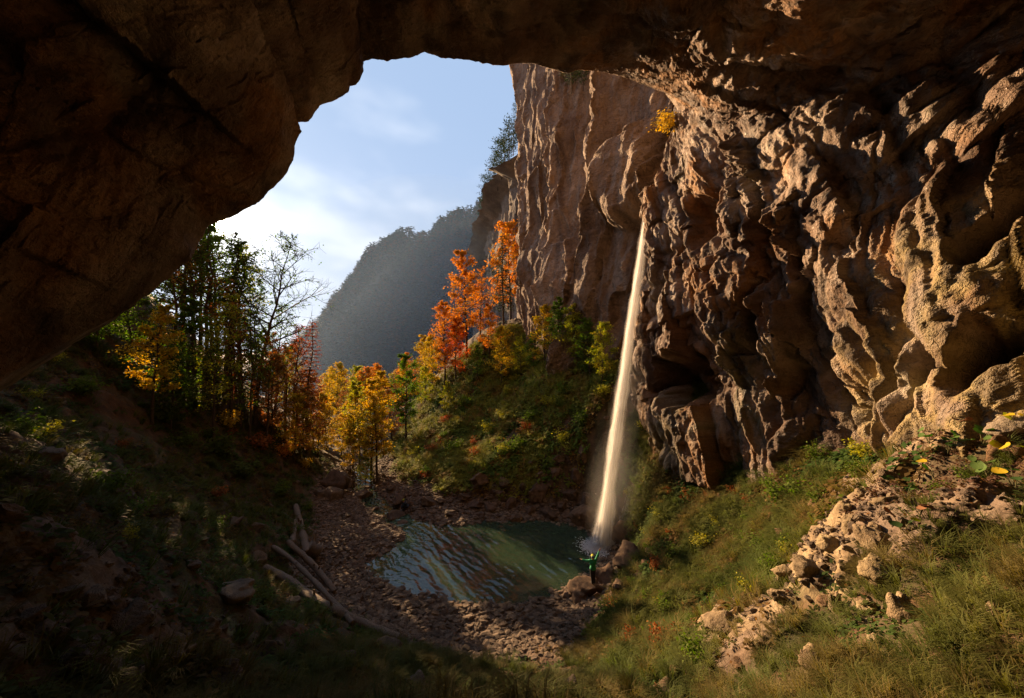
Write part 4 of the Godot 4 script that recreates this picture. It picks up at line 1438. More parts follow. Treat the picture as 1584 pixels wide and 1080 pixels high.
func build_trees() -> void:
	var hues := {"orange": [Color(0.72, 0.43, 0.08), Color(1.0, 0.75, 0.35)], "red": [Color(0.74, 0.31, 0.06), Color(1.0, 0.65, 0.3)], "yellow": [Color(0.62, 0.52, 0.06), Color(1.0, 0.85, 0.35)], "lime": [Color(0.42, 0.42, 0.06), Color(1.0, 1.0, 0.4)],
		"green": [Color(0.15, 0.21, 0.035), Color(0.85, 1.0, 0.4)], "dark": [Color(0.12, 0.155, 0.035), Color(0.85, 1.0, 0.4)], "rust": [Color(0.36, 0.16, 0.045), Color(0.9, 0.55, 0.25)], "brown": [Color(0.42, 0.29, 0.09), Color(0.9, 0.6, 0.35)]}
	for h in hues: leafy("leaf_" + h, hues[h][0].linear_to_srgb(), hues[h][1])
	leafy("leaf_spruce", lin(0.045, 0.07, 0.03), Color(0.5, 0.6, 0.3))
	var round := []
	for k in 4: round.append(grow(500 + k, 12.0, 0.22, 0.22, 1.0, 0.32, "round"))
	var slim := []
	for k in 2: slim.append(grow(520 + k, 14.0, 0.17, 0.3, 1.15, 0.29, "round"))
	var open := [grow(570, 15.0, 0.17, 0.32, 0.5, 0.25, "round", Vector3(0.03, 0, 0)), grow(571, 15.0, 0.15, 0.36, 0.45, 0.25, "round", Vector3(-0.03, 0, 0.02))]
	var spruce := [grow(540, 16.0, 0.17, 0.16, 0.7, 0.5, "spruce"), grow(541, 16.0, 0.14, 0.24, 0.6, 0.5, "spruce")]
	var pine := [grow(550, 8.0, 0.28, 0.3, 2.4, 0.45, "pine"), grow(551, 8.0, 0.24, 0.25, 2.4, 0.45, "pine")]
	var bare := grow(560, 17.0, 0.25, 0.36, 0.26, 0.2, "bare", Vector3(0.26, 0, 0.05))
	var thin := grow(561, 14.0, 0.16, 0.3, 0.35, 0.22, "round", Vector3(0.06, 0, 0))
	# [photo x of the foot, distance, height, kind, number, hue, label, group]
	var lf := "trees in the dark wood on the left slope"
	var rf := "autumn trees on the far bank"
	var list := [
		[352, 47, 15.8, spruce, 0, "spruce", "tall dark spruce on the left slope whose tip meets the sun", lf],
		[318, 45, 15.5, open, 1, "dark", "dark leafy tree just left of the sun-touched spruce", lf],
		[374, 49, 15.5, open, 0, "dark", "dark dense tree right of the sun-touched spruce", lf],
		[392, 52, 13, spruce, 1, "spruce", "slim spruce between the dense tree and the leaning bare tree", lf],
		[296, 43, 13, open, 0, "brown", "thin rusty tree under the cave lip's lower edge", lf],
		[330, 52, 16, open, 1, "green", "thin dark tree behind the sun-touched spruce", lf],
		[268, 41, 12, open, 1, "dark", "thin dark tree against the lip left of the rusty one", lf],
		[358, 41, 11, open, 0, "lime", "green-gold slender tree standing before the spruces", lf],
		[394, 46, 17.5, [bare], 0, "green", "tall nearly bare tree leaning right against bright sky", lf],
		[425, 54, 13, [thin], 0, "green", "thin half-bare tree right of the tall leaning tree", lf],
		[412, 45, 10, open, 1, "brown", "small rusty tree below the leaning bare tree", lf],
		[452, 53, 12.5, [thin], 0, "rust", "half-bare rusty tree near the gap of bright sky", lf],
		[474, 53, 14.5, spruce, 1, "rust", "rust-coloured larch with long boughs at the wood's right edge", lf],
		[440, 48, 9.5, open, 0, "brown", "low rusty tree with spreading crown above the brook", lf],
		[468, 49, 7.5, round, 3, "brown", "small golden-brown tree by the brook bend", lf],
		[492, 56, 7.5, round, 0, "yellow", "small golden tree where the left wood meets the brook", lf],
		[505, 62, 7, round, 1, "yellow", "small yellow tree just right of the brook-side golden one", lf],
		[385, 42, 9, open, 1, "green", "green bushy tree on the slope below the spruces", lf],
		[330, 37, 8.5, open, 0, "lime", "yellow-green spreading tree in the shade of the slope", lf],
		[212, 50, 15, round, 2, "dark", "dark tree high on the left slope hidden by the cave lip", lf],
		[170, 47, 14, round, 3, "dark", "dark tree behind the left foot of the cave lip", lf],
		[128, 45, 13, round, 1, "dark", "farthest left dark tree on the slope outside the cave", lf],
		[85, 40, 12, round, 0, "dark", "dark tree shading the outer rock at the left lip", lf],
		[235, 31, 7.5, slim, 0, "yellow", "young tree with dull yellow leaves beside the cave lip", lf],
		[265, 33, 6.0, round, 1, "dark", "dark bushy tree right of the dull yellow one", lf],
		[150, 31, 5.0, round, 3, "green", "pale-leaved small tree under the left lip", lf],
		[205, 35, 6.5, round, 0, "dark", "dark small tree behind the dull yellow one", lf],
		[310, 50, 15.5, open, 0, "dark", "broad dark-green tree behind the lip, left of the spruce", lf],
		[366, 57, 15.5, open, 1, "lime", "green-gold backlit tree behind the two spruces", lf],
		[412, 59, 9.5, slim, 1, "green", "green-gold backlit tree under the bare tree's crown", lf],
		[440, 59, 9, slim, 1, "lime", "yellow-green backlit tree right of the bare tree's stem", lf],
		[460, 56, 11.5, open, 0, "brown", "golden-brown slender tree left of the larch", lf],
		[485, 58, 9, round, 2, "brown", "golden-brown round tree behind the larch's foot", lf],
		[345, 44, 10, open, 1, "brown", "golden-brown tree in the wood's middle below the spruces", lf],
		[372, 43, 9, open, 0, "rust", "rusty round tree in the wood's middle", lf],
		[420, 47, 8, round, 1, "brown", "golden low tree under the leaning bare tree", lf],
		[300, 38, 8, round, 3, "green", "green bushy tree below the lip right of the dull yellow one", lf],
		[280, 46, 14, open, 1, "green", "slender green tree close to the lip's lower edge", lf],
		[455, 47, 6.5, round, 2, "yellow", "small yellow tree above the log pile", lf],
		[300, 54, 17.0, open, 0, "green", "tall green-gold tree rising behind the lip's lower edge", lf],
		[338, 55, 17.0, open, 1, "dark", "tall thin dark-green tree left behind the spruce", lf],
		[362, 53, 15.5, open, 0, "green", "green-gold tree squeezed between spruce and dense tree", lf],
		[392, 55, 13.5, open, 1, "green", "thin green tree behind the foot of the bare tree", lf],
		[285, 49, 13.5, slim, 0, "dark", "dark-green slender tree next to the thin rusty one", lf],
		[546, 60, 9.0, slim, 0, "yellow", "slender yellow tree left of the lime-yellow one", rf],
		[534, 72, 9.0, open, 0, "brown", "thin brown tree down the brook behind the yellow ones", rf],
		[657, 76, 6.5, round, 2, "lime", "low yellow-green tree between the green and the orange trees", rf],
		[692, 67, 4.5, round, 0, "lime", "low yellow-green tree on the bank below the orange ones", rf],
		[738, 69, 5.0, round, 3, "green", "low green tree on the bank below the tallest orange", rf],
		[806, 66, 5.5, round, 1, "lime", "low yellow-green tree under the big cliff's corner", rf],
		[826, 62, 5.0, round, 0, "green", "low green tree left of the yellow-topped one", rf],
		[574, 57, 12.3, slim, 0, "yellow", "tall yellow tree with bare stems at the brook's right side", rf],
		[556, 61, 11.0, slim, 1, "lime", "lime-yellow tree left of the tall yellow one", rf],
		[583, 54, 11.3, slim, 1, "yellow", "yellow tree with two dark stems next to the green one", rf],
		[628, 66, 12, slim, 0, "green", "tall green tree on the far bank between yellow and red trees", rf],
		[606, 70, 8.5, round, 0, "brown", "brownish bare-twigged tree behind the yellow trees", rf],
		[669, 79, 9, round, 1, "yellow", "golden round-crowned tree left of the tall orange tree", rf],
		[688, 75, 13, slim, 1, "orange", "orange tree with open crown left of the tallest orange", rf],
		[722, 77, 17.0, slim, 0, "orange", "tallest orange tree standing before the grey rock face", rf],
		[704, 74, 9.5, round, 3, "red", "red tree at the foot of the tallest orange", rf],
		[742, 78, 12, open, 1, "orange", "rust-orange tree right of the tallest orange", rf],
		[757, 74, 8, round, 0, "orange", "small orange tree below the big cliff's corner", rf],
		[779, 86, 16, spruce, 1, "spruce", "dark spruce against the big cliff's left corner", rf],
		[790, 95, 19, round, 2, "orange", "orange-leaved tree high behind the cliff corner spruce", rf],
		[776, 66, 8.0, round, 1, "yellow", "bright yellow tree in front of the cliff corner", rf],
		[843, 60, 7.5, round, 2, "yellow", "yellow-topped bushy tree at the big cliff's foot", rf],
		[866, 57, 7.5, round, 3, "green", "green bushy tree at the big cliff's foot", rf],
		[893, 54, 7.0, round, 0, "lime", "olive tree with yellow tips left of the waterfall", rf],
		[912, 50, 6.5, round, 1, "green", "green bushy tree close to the waterfall", rf],
		[931, 46, 6.0, round, 2, "lime", "olive bush-like tree touching the waterfall's edge", rf],
		[566, 54, 4.0, round, 3, "lime", "low yellow-green tree by the brook under the tall yellow one", rf],
		[542, 58, 5.0, round, 2, "yellow", "low yellow tree at the brook's bend", rf],
		[528, 64, 7.0, round, 0, "yellow", "yellow tree farther down the brook", rf]]
	for q in list:
		var x: float = (q[0] - 792.0) / F * q[1]
		var z := -float(q[1]) * K
		var own: float = 12.0 if q[3] == round else 14.0 if q[3] == slim else 15.0 if q[3] == open else 16.0 if q[3] == spruce else 17.0 if q[3][0] == bare else 14.0
		make_tree("tree", q[3][q[4]], M["leaf_" + q[5]], Vector3(x, ground(x, z) - 0.1, z), rng.randf() * TAU if q[3][0] != bare else 0.0, q[2] / own, q[6], "tree", q[7])
	# hazy autumn trees down the valley
	var words := ["hazy autumn tree down the valley beyond the yellow trees"]
	for k in 44:
		var d := rnd(100, 165)
		var px := rnd(500, 660)
		var x := (px - 792.0) / F * d
		make_tree("valley_tree", round[k % 4], M["leaf_" + ["brown", "yellow", "lime", "brown", "yellow", "orange"][k % 6]], Vector3(x, ground(x, -d * K) - 0.2, -d * K), rng.randf() * TAU, rnd(0.75, 1.05), words[0], "tree", "hazy trees down the valley")
	# pines on the cliff tops and ledges: photo x, y of the foot, distance, height
	var k := 0
	for q in [[812, 168, 76, 4.5, "small dark pine leaning from the big cliff's upper corner"], [800, 190, 77, 3.0, "tiny pine below the big cliff's corner pine"], [787, 252, 101, 8.5, "pine at the top of the grey rock face's slanting edge"], [775, 272, 114, 9.0, "second pine down the grey rock face's slanting edge"], [764, 304, 127, 9.5, "third pine down the grey rock face's slanting edge"],
		[755, 328, 136, 9.5, "lowest pine on the grey rock face's slanting edge"], [780, 262, 108, 7.0, "small pine between the two uppermost pines of the grey rock face"], [770, 290, 120, 8.0, "pine between second and third on the grey rock face's edge"], [748, 350, 146, 9.0, "pine where the grey rock face meets the far ridge"], [794, 236, 97, 6.5, "highest small pine on the grey rock face beside the big cliff"], [884, 140, 56, 4.0, "dark pine on a ledge near the big cliff's top"], [902, 136, 55, 3.5, "pine on the cliff ledge right of its twin"], [768, 452, 108, 7.0, "green pine standing on the grey rock face's lower ledge"]]:
		make_tree("pine", pine[k % 2], M.leaf_spruce, P(q[0], q[1], q[2]), rng.randf() * TAU, q[3] / 8.0, q[4], "pine", "pines on the cliffs")
		k += 1

# ---------------------------------------------------------------- undergrowth
func clump(sd: int, leaves: int, leaf: float) -> ArrayMesh:
	var r := RandomNumberGenerator.new()
	r.seed = sd
	var b := MB.new()
	for k in leaves:
		var a := r.randf() * TAU
		var up := r.randf()
		var p := Vector3(cos(a) * (1.0 - up * 0.6), up * 0.55, sin(a) * (1.0 - up * 0.6)) * r.randf_range(0.3, 1.0)
		var dir := Vector3(cos(a), r.randf_range(-0.3, 0.6), sin(a)).normalized()
		b.leaf(p, dir, Vector3.UP, leaf * r.randf_range(0.7, 1.3), leaf * 0.7, Color.WHITE * r.randf_range(0.65, 1.2))
	return b.commit()

func tuft(sd: int, blades: int, width: float) -> ArrayMesh:
	var r := RandomNumberGenerator.new()
	r.seed = sd
	var b := MB.new()
	for k in blades:
		var a := r.randf() * TAU
		var out := Vector3(cos(a), 0, sin(a))
		var p := out * r.randf() * 0.18
		var l := r.randf_range(0.5, 1.0)
		var w := r.randf_range(0.7, 1.25)
		var col := Color(w, w, w)
		var m := p + (Vector3.UP + out * 0.35).normalized() * l * 0.6
		var tip := m + (Vector3.UP * 0.2 + out).normalized() * l * 0.5
		var side := out.cross(Vector3.UP) * width
		var first := b.v.size()
		for q in [p - side * 0.5, p + side * 0.5, m - side * 0.4, m + side * 0.4, tip]:
			b.v.append(q)
			b.n.append((out * -0.5 + Vector3.UP).normalized())
			b.c.append(col)
		b.idx.append_array([first, first + 2, first + 1, first + 1, first + 2, first + 3, first + 2, first + 4, first + 3])
	return b.commit()

func build_plants() -> void:
	var leafs := [clump(601, 26, 0.34), clump(602, 26, 0.28)]
	var blades := [tuft(611, 22, 0.022), tuft(612, 18, 0.03)]
	var patch := noise(620, 0.18, 3)
	var patch2 := noise(621, 0.5, 2)
	# [name, label, x0, x1, z0, z1, leafy copies, tufts, greens, size]
	var zones := [
		["bank_undergrowth", "green and rusty undergrowth covering the far bank", -17.0, 9.5, -82.0, -44.0, 15000, 5000, [Color(0.12, 0.205, 0.032), Color(0.27, 0.28, 0.045), Color(0.27, 0.14, 0.04)], 0.62],
		["slope_undergrowth", "grass and leafy plants on the sunlit right slope", 3.5, 13.5, -41.0, -14.0, 13000, 9000, [Color(0.05, 0.11, 0.02), Color(0.105, 0.12, 0.022), Color(0.18, 0.10, 0.035)], 0.42],
		["shade_undergrowth", "dark leafy undergrowth on the shaded left slope", -32.0, -3.5, -58.0, -5.0, 16000, 9000, [Color(0.05, 0.11, 0.02), Color(0.105, 0.12, 0.022), Color(0.18, 0.10, 0.035)], 0.34],
		["near_grass", "long grass in the cave mouth at the viewpoint's foot", -6.0, 12.0, -22.0, -4.5, 2500, 16000, [Color(0.05, 0.10, 0.022), Color(0.105, 0.11, 0.026), Color(0.19, 0.12, 0.05)], 0.26]]
	for zn in zones:
		var lx: Array[Transform3D] = []
		var lc := PackedColorArray()
		var gx: Array[Transform3D] = []
		var gc := PackedColorArray()
		for k in int(zn[6]) + int(zn[7]):
			var x := rnd(zn[2], zn[3])
			var z := rnd(zn[4], zn[5]) * K
			if near_water(gravel_d, x, z) < rnd(0.0, 1.4) or outcrop(x, z) > rng.randf() * 0.9: continue
			var w := patch.get_noise_2d(x, z)
			var leafpart: bool = k < zn[6]
			if w + patch2.get_noise_2d(x, z) * (1.0 if leafpart else -0.8) < -0.22: continue
			var g: Array = zn[8]
			var col := mixc(g[0], g[1], 0.45 + w * 1.4 + rng.randfn(0, 0.15))
			if patch2.get_noise_2d(x + 60, z) + rng.randfn(0, 0.12) > 0.2: col = mixc(col, g[2], 0.8)
			col *= rnd(0.75, 1.25)
			var y := ground(x, z)
			var s: float = zn[9] * rnd(0.6, 1.4)
			var up := ground_normal(x, z).lerp(Vector3.UP, 0.4).normalized()
			var bs := Basis(Quaternion(Vector3.UP, up)) * Basis.from_euler(Vector3(0, rng.randf() * TAU, 0))
			if leafpart:
				lx.append(Transform3D(bs.scaled(Vector3(s, s * rnd(0.7, 1.3), s)), Vector3(x, y - 0.03, z)))
				lc.append(col)
			else:
				s *= 1.7
				gx.append(Transform3D(bs.scaled(Vector3(s, s * rnd(0.7, 1.2), s)), Vector3(x, y - 0.02, z)))
				gc.append(mixc(col, g[1], 0.5))
		var u := scatter(zn[0], leafs[0], M.leaf, lx, lc)
		tag(u, zn[1], "undergrowth", "", "stuff")
		var t := scatter(String(zn[0]).replace("undergrowth", "grass").replace("near_grass", "near_tufts"), blades[0], M.grass, gx, gc)
		tag(t, String(zn[1]).replace("leafy plants", "tufts").replace("leafy undergrowth", "grass tufts").replace("undergrowth", "grass"), "grass", "", "stuff")

func broad_leaf(sd: int) -> ArrayMesh:
	var r := RandomNumberGenerator.new()
	r.seed = sd
	var b := MB.new()
	b.v.append(Vector3(0, 0, 0)); b.n.append(Vector3.UP); b.c.append(Color.WHITE)
	var n := 16
	for k in n:
		var a := TAU * k / n
		var rr := (0.55 + 0.45 * cos(a * 0.5) * cos(a * 0.5)) * r.randf_range(0.9, 1.05)
		if k == n / 2: rr = 0.3
		var p := Vector3(sin(a) * rr * 0.85, 0.1 * cos(2.0 * a) - 0.12 * rr * rr, cos(a) * rr)
		b.v.append(p)
		b.n.append(Vector3(-p.x * 0.4, 1, -p.z * 0.3).normalized())
		b.c.append(Color.WHITE * r.randf_range(0.8, 1.1))
	for k in n: b.idx.append_array([0, 1 + (k + 1) % n, 1 + k])
	return b.commit()

func build_shrubs() -> void:
	var kinds := []
	for k in 4: kinds.append(shrub(640 + k))
	var far_words := "on the far bank above the pool's boulders"
	var groups := [
		["on the sunlit right slope", "shrubs on the right slope", [[1210, 775, 1.0, "green"], [1243, 768, 0.9, "green"], [1150, 838, 0.8, "green"], [1184, 852, 0.7, "green"], [1090, 845, 0.8, "lime"], [1062, 668, 0.8, "orange"], [1040, 648, 1.0, "green"], [1270, 712, 0.7, "green"], [1342, 708, 0.8, "lime"], [1420, 652, 0.5, "lime"], [1003, 668, 0.9, "lime"], [1330, 738, 0.6, "green"], [1020, 800, 0.8, "lime"], [1120, 740, 0.7, "green"], [1010, 935, 0.6, "green"], [955, 945, 0.5, "lime"]]],
		[far_words, "shrubs on the far bank", [[700, 695, 1.4, "green"], [760, 668, 1.3, "lime"], [822, 648, 1.5, "green"], [852, 628, 1.4, "lime"], [902, 655, 1.4, "green"], [880, 610, 1.5, "green"], [720, 628, 1.5, "green"], [792, 610, 1.3, "lime"], [690, 655, 1.2, "rust"], [640, 705, 1.3, "lime"], [662, 732, 1.0, "green"], [742, 705, 1.1, "rust"], [930, 612, 1.4, "lime"], [810, 690, 1.2, "green"], [870, 680, 1.2, "lime"]]],
		["on the shaded left slope", "shrubs on the left slope", [[60, 680, 0.8, "lime"], [250, 650, 1.4, "dark"], [330, 705, 1.6, "dark"], [380, 735, 1.5, "dark"], [300, 628, 1.6, "dark"], [222, 598, 1.2, "green"], [402, 695, 1.4, "rust"], [440, 705, 1.4, "orange"], [472, 722, 1.0, "yellow"], [430, 765, 1.0, "green"], [182, 570, 1.0, "green"], [280, 690, 1.2, "green"], [350, 660, 1.4, "yellow"], [130, 610, 1.0, "green"], [420, 660, 1.6, "brown"], [455, 680, 1.5, "orange"]]]]
	var hue := {"green": "dark green", "lime": "yellow-green", "orange": "orange", "rust": "rust-brown", "dark": "blackish green", "yellow": "yellow", "brown": "golden brown"}
	for g in groups:
		var list: Array = g[2]
		list.sort_custom(func(a, b): return a[0] < b[0])
		var many := {}
		for q in list:
			var k: int = many.get(q[3], 0)
			many[q[3]] = k + 1
			make_tree("shrub", kinds[rng.randi_range(0, 3)], M["leaf_" + q[3]], hit(q[0], q[1]), rng.randf() * TAU, q[2], "%s shrub %s, %s such from the left" % [hue[q[3]], g[0], ORD[k]], "shrub", g[1])
	var more := 0
	while more < 140:
		var w := 0 if more < 80 else 1 if more < 115 else 2
		var x := rnd(4.5, 12.5) if w == 0 else rnd(-13, 8) if w == 1 else rnd(-26, -8)
		var z := (rnd(-38, -12) if w == 0 else rnd(-70, -46) if w == 1 else rnd(-48, -12)) * K
		if near_water(gravel_d, x, z) < 0.6 or outcrop(x, z) > 0.5: continue
		var g: Array = [["low leafy shrub in the grass of the right slope", "low shrubs on the right slope", 0.45], ["low leafy shrub in the undergrowth of the far bank", "low shrubs on the far bank", 0.8], ["low leafy shrub on the shaded left slope", "low shrubs on the left slope", 0.6]][w]
		make_tree("shrub", kinds[more % 4], M["leaf_" + ["green", "lime", "green", "green", "rust"][more % 5]], Vector3(x, ground(x, z) - 0.05, z), rng.randf() * TAU, g[2] * rnd(0.7, 1.5), g[0], "shrub", g[1])
		more += 1
	var c := make_tree("shrub", shrub(650), M.leaf_yellow, P(1038, 200, 36.6), 0.4, 1.35, "golden yellow bush hanging from the rock beside the waterfall's top", "shrub", "")
	c.rotation.z = 0.5
	# large-leaved plants at the right edge
	var shapes := [broad_leaf(661), broad_leaf(662), broad_leaf(663)]
	var tints := {"green": lin(0.10, 0.17, 0.045), "deep green": lin(0.05, 0.10, 0.03), "yellow": lin(0.55, 0.40, 0.03), "grey-green": lin(0.2, 0.2, 0.15), "brown": lin(0.22, 0.11, 0.06)}
	var mats := {}
	for t in tints:
		leafy("broad_" + t, tints[t], Color(0.6, 0.8, 0.4) if t != "brown" else Color(0.4, 0.3, 0.2), 0.6)
		mats[t] = M["broad_" + t]
	var plants := [[1438, 692, "green", 4], [1466, 704, "deep green", 4], [1490, 695, "green", 5], [1520, 690, "green", 6], [1546, 700, "green", 5], [1566, 715, "yellow", 4], [1500, 645, "grey-green", 3], [1532, 640, "grey-green", 4], [1403, 770, "green", 4], [1396, 826, "deep green", 4], [1422, 800, "brown", 3], [1455, 652, "yellow", 3], [1576, 668, "yellow", 3], [1480, 670, "brown", 3], [1530, 740, "green", 5], [1570, 760, "deep green", 5], [1445, 740, "green", 3]]
	plants.sort_custom(func(a, b): return a[0] < b[0])
	var many := {}
	for q in plants:
		var at := hit(q[0], q[1])
		var root := base("big_leaf_plant", at, 0.0)
		var stems := MB.new()
		for k in int(q[3]):
			var a := rng.randf() * TAU
			var l := rnd(0.25, 0.5)
			var tip := Vector3(cos(a) * l * 0.5 - 0.1, l, sin(a) * l * 0.5 + 0.05)
			stems.tube(PackedVector3Array([Vector3.ZERO, tip * 0.5 + Vector3(0, 0.06, 0), tip]), PackedFloat32Array([0.009, 0.007, 0.005]), 5, Color(0.12, 0.12, 0.05))
			var lf := put("leaf", shapes[k % 3], mats[q[2]] if rng.randf() < 0.75 else mats[["yellow", "green", "brown"][k % 3]], root)
			var s := rnd(0.1, 0.17)
			lf.transform = Transform3D(Basis.from_euler(Vector3(rnd(0.1, 0.9), a + PI * 0.5, rnd(-0.5, 0.5))).scaled(Vector3(s, s, s)), tip)
		put("stems", stems.commit(), M.bark, root)
		var k2: int = many.get(q[2], 0)
		many[q[2]] = k2 + 1
		tag(root, "low plant with broad %s leaves under the right wall, %s from left" % [q[2], ORD[k2]], "plant", "broad-leaved plants at the right edge")
	# fallen leaves
	var lb := MB.new()
	lb.leaf(Vector3(-0.5, 0, 0), Vector3(1, 0.1, 0), Vector3(0, 1, 0.2), 1.0, 0.6, Color.WHITE)
	lb.leaf(Vector3(0, 0.1, -0.5), Vector3(0.2, 0.2, 1).normalized(), Vector3(0.4, 1, 0), 0.8, 0.5, Color.WHITE)
	var xf: Array[Transform3D] = []
	var cols := PackedColorArray()
	for k in 16000:
		var x: float
		var z: float
		var s := rnd(0.05, 0.11)
		var col := mixc(Color(0.20, 0.115, 0.085), Color(0.11, 0.06, 0.05), rng.randf())
		if k < 4500:
			x = rnd(9.5, 14.0); z = rnd(-15.5, -10.5) * K
		elif k < 10000:
			x = rnd(-30, -6); z = rnd(-56, -14) * K
			col = mixc(Color(0.24, 0.11, 0.04), Color(0.13, 0.07, 0.04), rng.randf())
		else:
			x = rnd(-16, 12); z = rnd(-78, -8) * K
			col = mixc(Color(0.30, 0.15, 0.04), Color(0.16, 0.08, 0.04), rng.randf())
		if near_water(pool_d, x, z) < 0.2: continue
		xf.append(Transform3D(Basis.from_euler(Vector3(rnd(-0.7, 0.7), rng.randf() * TAU, rnd(-0.7, 0.7))).scaled(Vector3.ONE * s), Vector3(x, ground(x, z) + 0.03 + rng.randf() * 0.06, z)))
		cols.append(col * rnd(0.7, 1.3))
	var f := scatter("fallen_leaves", lb.commit(), M.leaf, xf, cols)
	tag(f, "brown fallen leaves strewn over the slopes", "fallen leaves", "", "stuff")

func shrub(sd: int) -> Array:
	var r := RandomNumberGenerator.new()
	r.seed = sd
	var wood := MB.new()
	var crown := MB.new()
	for k in 9:
		var a := r.randf() * TAU
		var dir := Vector3(cos(a) * 0.75, r.randf_range(0.5, 1.2), sin(a) * 0.75).normalized()
		var tip := dir * r.randf_range(0.6, 1.1)
		wood.tube(PackedVector3Array([Vector3(0, -0.1, 0), tip * 0.5 + Vector3(0, 0.08, 0), tip]), PackedFloat32Array([0.022, 0.014, 0.005]), 4, Color(0.08, 0.06, 0.04))
		for u in 75:
			var f := pow(r.randf(), 0.6)
			var p := tip * f + Vector3(r.randfn(), r.randfn() * 0.7, r.randfn()) * 0.17
			var w := r.randf_range(0.7, 1.25)
			crown.leaf(p, Vector3(r.randfn(), r.randfn() * 0.5 - 0.2, r.randfn()).normalized(), Vector3(r.randfn() * 0.5, 1, r.randfn() * 0.5).normalized(), r.randf_range(0.1, 0.19), 0.09, Color(w, w * r.randf_range(0.9, 1.05), w))
	return [wood.commit(), crown.commit()]

func build_logs() -> void:
	# photo points along each log, thickness in pixels at both ends, label
	var list := [
		[[[410, 884], [450, 915], [500, 952], [560, 980], [616, 996]], 11, 14, "longest grey driftwood trunk lying along the slope's foot"],
		[[[422, 849], [452, 885], [484, 918], [518, 946], [545, 968]], 6, 8, "long pale thin pole lying beside the longest trunk"],
		[[[445, 842], [470, 872], [494, 896], [517, 920]], 8, 9, "brown knotty log nearest the gravel, slanting right"],
		[[[457, 786], [465, 822], [475, 862]], 7, 13, "straight pale log pointing up the gravel bar"],
		[[[458, 803], [455, 822], [452, 843]], 8, 8, "short weathered log beside the straight pale one"],
		[[[476, 858], [484, 861], [492, 864]], 22, 20, "dark stubby log end at the foot of the straight pale log"]]
	for q in list:
		var pts := PackedVector3Array()
		var rad := PackedFloat32Array()
		var raw := []
		for s in q[0]: raw.append(hit(s[0], s[1]))
		for k in raw.size():
			var line: Vector3 = raw[0].lerp(raw[-1], float(k) / (raw.size() - 1))
			raw[k] = line.lerp(raw[k], 0.45)
		var o0: Vector3 = raw[0]
		var n := 22
		for k in n:
			var f := float(k) / (n - 1) * (raw.size() - 1)
			var i := mini(int(f), raw.size() - 2)
			var p := catmull(raw[maxi(i - 1, 0)], raw[i], raw[i + 1], raw[mini(i + 2, raw.size() - 1)], f - i)
			var r: float = lerpf(q[1], q[2], float(k) / (n - 1)) * 0.5 * -p.z / K / F
			pts.append(p - o0 + Vector3(0, r * 0.8 + 0.03, 0))
			rad.append(r * rnd(0.85, 1.12))
		# lie straight: rest on the higher ground
		for k in n:
			var y := lerpf(pts[0].y, pts[n - 1].y, float(k) / (n - 1))
			pts[k].y = maxf(pts[k].y, y)
		var b := MB.new()
		b.tube(pts, rad, 11, Color(0.21, 0.17, 0.135), 0.3, rng)
		var root := base("driftwood_log", o0)
		put("trunk", b.commit(), M.driftwood, root)
		var knots := 3 if pts[0].distance_to(pts[n - 1]) > 3.0 else 1
		for k in knots:
			var at := rng.randi_range(4, n - 5)
			var kb := MB.new()
			var dir := Vector3(rnd(-1, 1), rnd(0.4, 1), rnd(-0.5, 1)).normalized()
			kb.tube(PackedVector3Array([pts[at], pts[at] + dir * rad[at] * 2.2]), PackedFloat32Array([rad[at] * 0.4, rad[at] * 0.22]), 6, Color(0.2, 0.16, 0.12))
			put("branch_stub", kb.commit(), M.driftwood, root)
		tag(root, q[3], "log", "driftwood logs left of the gravel bar")

